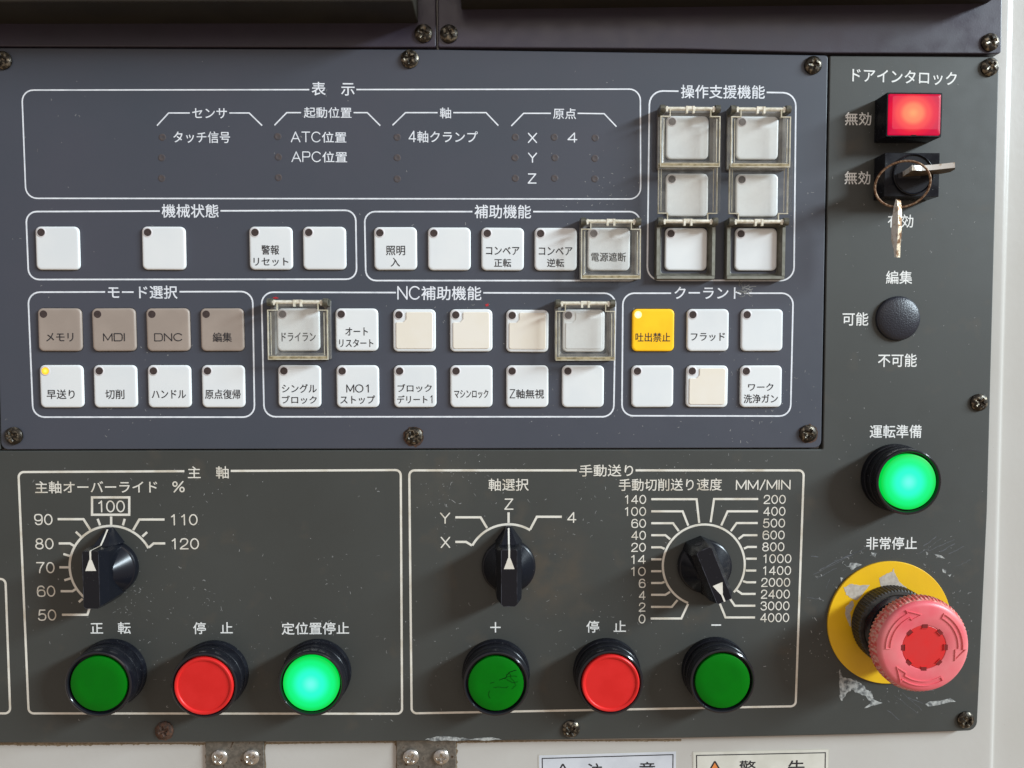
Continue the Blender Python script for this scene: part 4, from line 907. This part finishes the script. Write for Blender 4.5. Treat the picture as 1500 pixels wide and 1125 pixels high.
sticker(1014, 1100.5, 1215, 1096.3, 'sticker_cream', [('警', 1095, 1126, 24, 24), ('告', 1166.5, 1125.5, 24, 24)], ('orange', (1047, 1113, 14, 24)), 'warm white sticker with an orange-filled triangle, right of the other sticker')
# grime where the plate meets the cabinet
mb = MB(); rr = random.Random(9)
edge = [(x, 1088.6 - (0 if x < 300 else (x - 300) * 0.0075)) for x in range(-40, 1000, 2)]
a_ = [PH(x, y - 1, CW) for x, y in edge]; b_ = []
for x, y in edge:
    k = 1.0 if x < 300 else 0.45; b_.append(PH(x, y + 1.2 + (0.8 + 1.1 * math.sin(x * 0.021) + abs(rr.gauss(0, 0.9))) * k, CW))
n = len(a_); mb.add([(*p, CW + 0.05) for p in a_] + [(*p, CW + 0.05) for p in b_], [(k, k + 1, n + k + 1, n + k) for k in range(n - 1)])
o = mb.build('edge_grime', M['dirt'], cab, smooth=0)
o['label'] = 'brown grime along the lower edge of the plate'
blot_px([(622, 1083.5), (640, 1079), (668, 1080), (690, 1082), (720, 1080.5), (735, 1083), (700, 1084.8), (640, 1085)], -0.1, 0.06, 77, 'residue', plate, 'chipped_paint', jit=0.3)

# ------------------------------------------------------------------ fibres, specks and scratches
def fibres(n, area_fn, w, seed, parent, name='dust_fibres', wmin=0.09, wmax=0.2, lmin=0.5, lmax=2.4, material='fibre'):
    rr = random.Random(seed); mb = MB()
    k = 0
    while k < n:
        p = area_fn(rr)
        if p is None: continue
        k += 1
        a = rr.uniform(0, 6.28); L_ = rr.uniform(lmin, lmax) * rr.uniform(0.4, 1); c = rr.gauss(0, 1.1); m = rr.choice((3, 4, 5)); q = [p]
        for j in range(m): a += c * rr.uniform(0.4, 1); q.append((q[-1][0] + math.cos(a) * L_ / m, q[-1][1] + math.sin(a) * L_ / m))
        if rr.random() < 0.45:
            s_ = rr.uniform(0.10, 0.26); mb.add([(p[0] + s_ * math.cos(x) * rr.uniform(.6, 1.2), p[1] + s_ * math.sin(x) * rr.uniform(.6, 1.2), w) for x in (0, 1.2, 2.4, 3.6, 4.9)], [(0, 1, 2, 3, 4)])
        else: mb.ribbon(q, rr.uniform(wmin, wmax), w)
    o = mb.build(name, M[material], parent, smooth=0); o['kind'] = 'stuff'; return o
def clustered(x0, x1, y0, y1, clusters, frac=0.6, spread=22, avoid=()):
    def f_(rr):
        if clusters and rr.random() < frac:
            c = rr.choice(clusters); x, y = c[0] + rr.gauss(0, spread), c[1] + rr.gauss(0, spread)
        else: x, y = rr.uniform(x0, x1), rr.uniform(y0, y1)
        if not (x0 < x < x1 and y0 < y < y1): return None
        for (a, b, c_, d_) in avoid:
            if a < x < c_ and b < y < d_: return None
        return PH(x, y)
    return f_
fibres(380, clustered(5, 1198, 90, 650, [(900, 620), (820, 600), (960, 630), (1090, 520), (1150, 600), (1180, 300), (680, 460), (190, 590), (870, 310), (1090, 640), (1130, 560), (880, 270)], 0.7, 28), 0.03, 11, panel, lmax=1.9)
fibres(640, clustered(5, 1170, 665, 1065, [(690, 700), (640, 720), (650, 770), (860, 720), (840, 780), (1100, 700), (720, 670), (850, 990), (660, 960), (260, 870), (300, 890), (230, 800), (560, 1060), (480, 850), (1140, 960), (950, 920), (900, 880), (300, 720), (990, 690), (205, 880), (195, 890), (200, 865), (228, 965), (372, 965), (330, 935), (480, 935), (620, 700), (690, 930), (790, 850), (770, 880), (830, 945), (1000, 940)], 0.66, 24), -0.07, 12, plate)
fibres(150, clustered(1218, 1440, 95, 1060, [(1360, 320), (1240, 500), (1380, 480), (1230, 730), (1250, 640), (1300, 140)], 0.4, 30), -0.07, 13, plate, lmax=1.5)
def around(rr):
    a = rr.uniform(0, 6.28); r_ = rr.uniform(96, 128); x, y = 1301 + r_ * math.cos(a), 911 + r_ * math.sin(a)
    if x > 1425 or x < 1185 or y > 1060: return None
    return PH(x, y)
fibres(110, around, -0.06, 14, plate, 'scuff_marks', 0.10, 0.3, 0.5, 2.6)
mb = MB(); rr = random.Random(31)
for x0, y0, x1, y1 in [(1192, 842, 1250, 812), (1200, 835, 1262, 805), (1222, 822, 1275, 800), (1345, 812, 1380, 788), (1362, 806, 1398, 790), (1390, 812, 1412, 800), (1400, 830, 1422, 820), (1183, 876, 1206, 878), (1310, 1018, 1345, 1045), (1322, 1015, 1350, 1040), (1300, 1040, 1318, 1055),
                       (1188, 815, 1198, 816), (1330, 1022, 1352, 1030), (1196, 848, 1225, 832), (1210, 862, 1216, 848), (1352, 800, 1372, 786), (1378, 808, 1398, 796)]:
    q = []
    for k in range(7): q.append(PH(x0 + (x1 - x0) * k / 6 + rr.uniform(-.8, .8), y0 + (y1 - y0) * k / 6 + rr.uniform(-.8, .8), -0.07))
    mb.ribbon(q, rr.uniform(0.12, 0.32), -0.07)
mb.build('scratch_marks', M['scratch'], plate, smooth=0)['kind'] = 'stuff'
# dust fluff caught on the coolant frame
mb = MB(); rr = random.Random(5)
for k in range(20):
    p = [PH(1088 + rr.gauss(0, 4), 424 + rr.gauss(0, 4))]; a = rr.uniform(-0.6, 1.4)
    for j in range(5): a += rr.gauss(0, .5); p.append((p[-1][0] + math.cos(a) * 0.7, p[-1][1] + math.sin(a) * 0.7))
    mb.ribbon(p, rr.uniform(0.12, 0.3), 0.09 + k * 0.002)
mb.build('dust_tuft', M['fibre'], panel, smooth=0)['kind'] = 'stuff'

for i, (x, y, r_) in enumerate([(606, 639.5, 15.5), (1184, 635.5, 14.5), (240.5, 1071, 14.5)]):
    par, w_ = (plate, -0.1) if y > 1000 else (panel, 0.0)
    pts = [(x + r_ * math.cos(k * 0.7), y + r_ * math.sin(k * 0.7)) for k in range(9)]
    blot_px(pts, w_, 0.04, 90 + i, 'rust', par, 'rust_stain', jit=0.3, n_sub=3)
M['red_fleck'] = mat('red_fleck', (0.5, 0.02, 0.03), 0.5)
for i, pts in enumerate([[(399, 436), (404, 434.5), (409, 436.5), (403, 438)], [(711, 446), (715, 444.5), (716, 448), (712, 449)]]):
    blot_px(pts, 0.0, 0.08, 95 + i, 'red_fleck', panel, 'red_fleck', jit=0.1, n_sub=2)
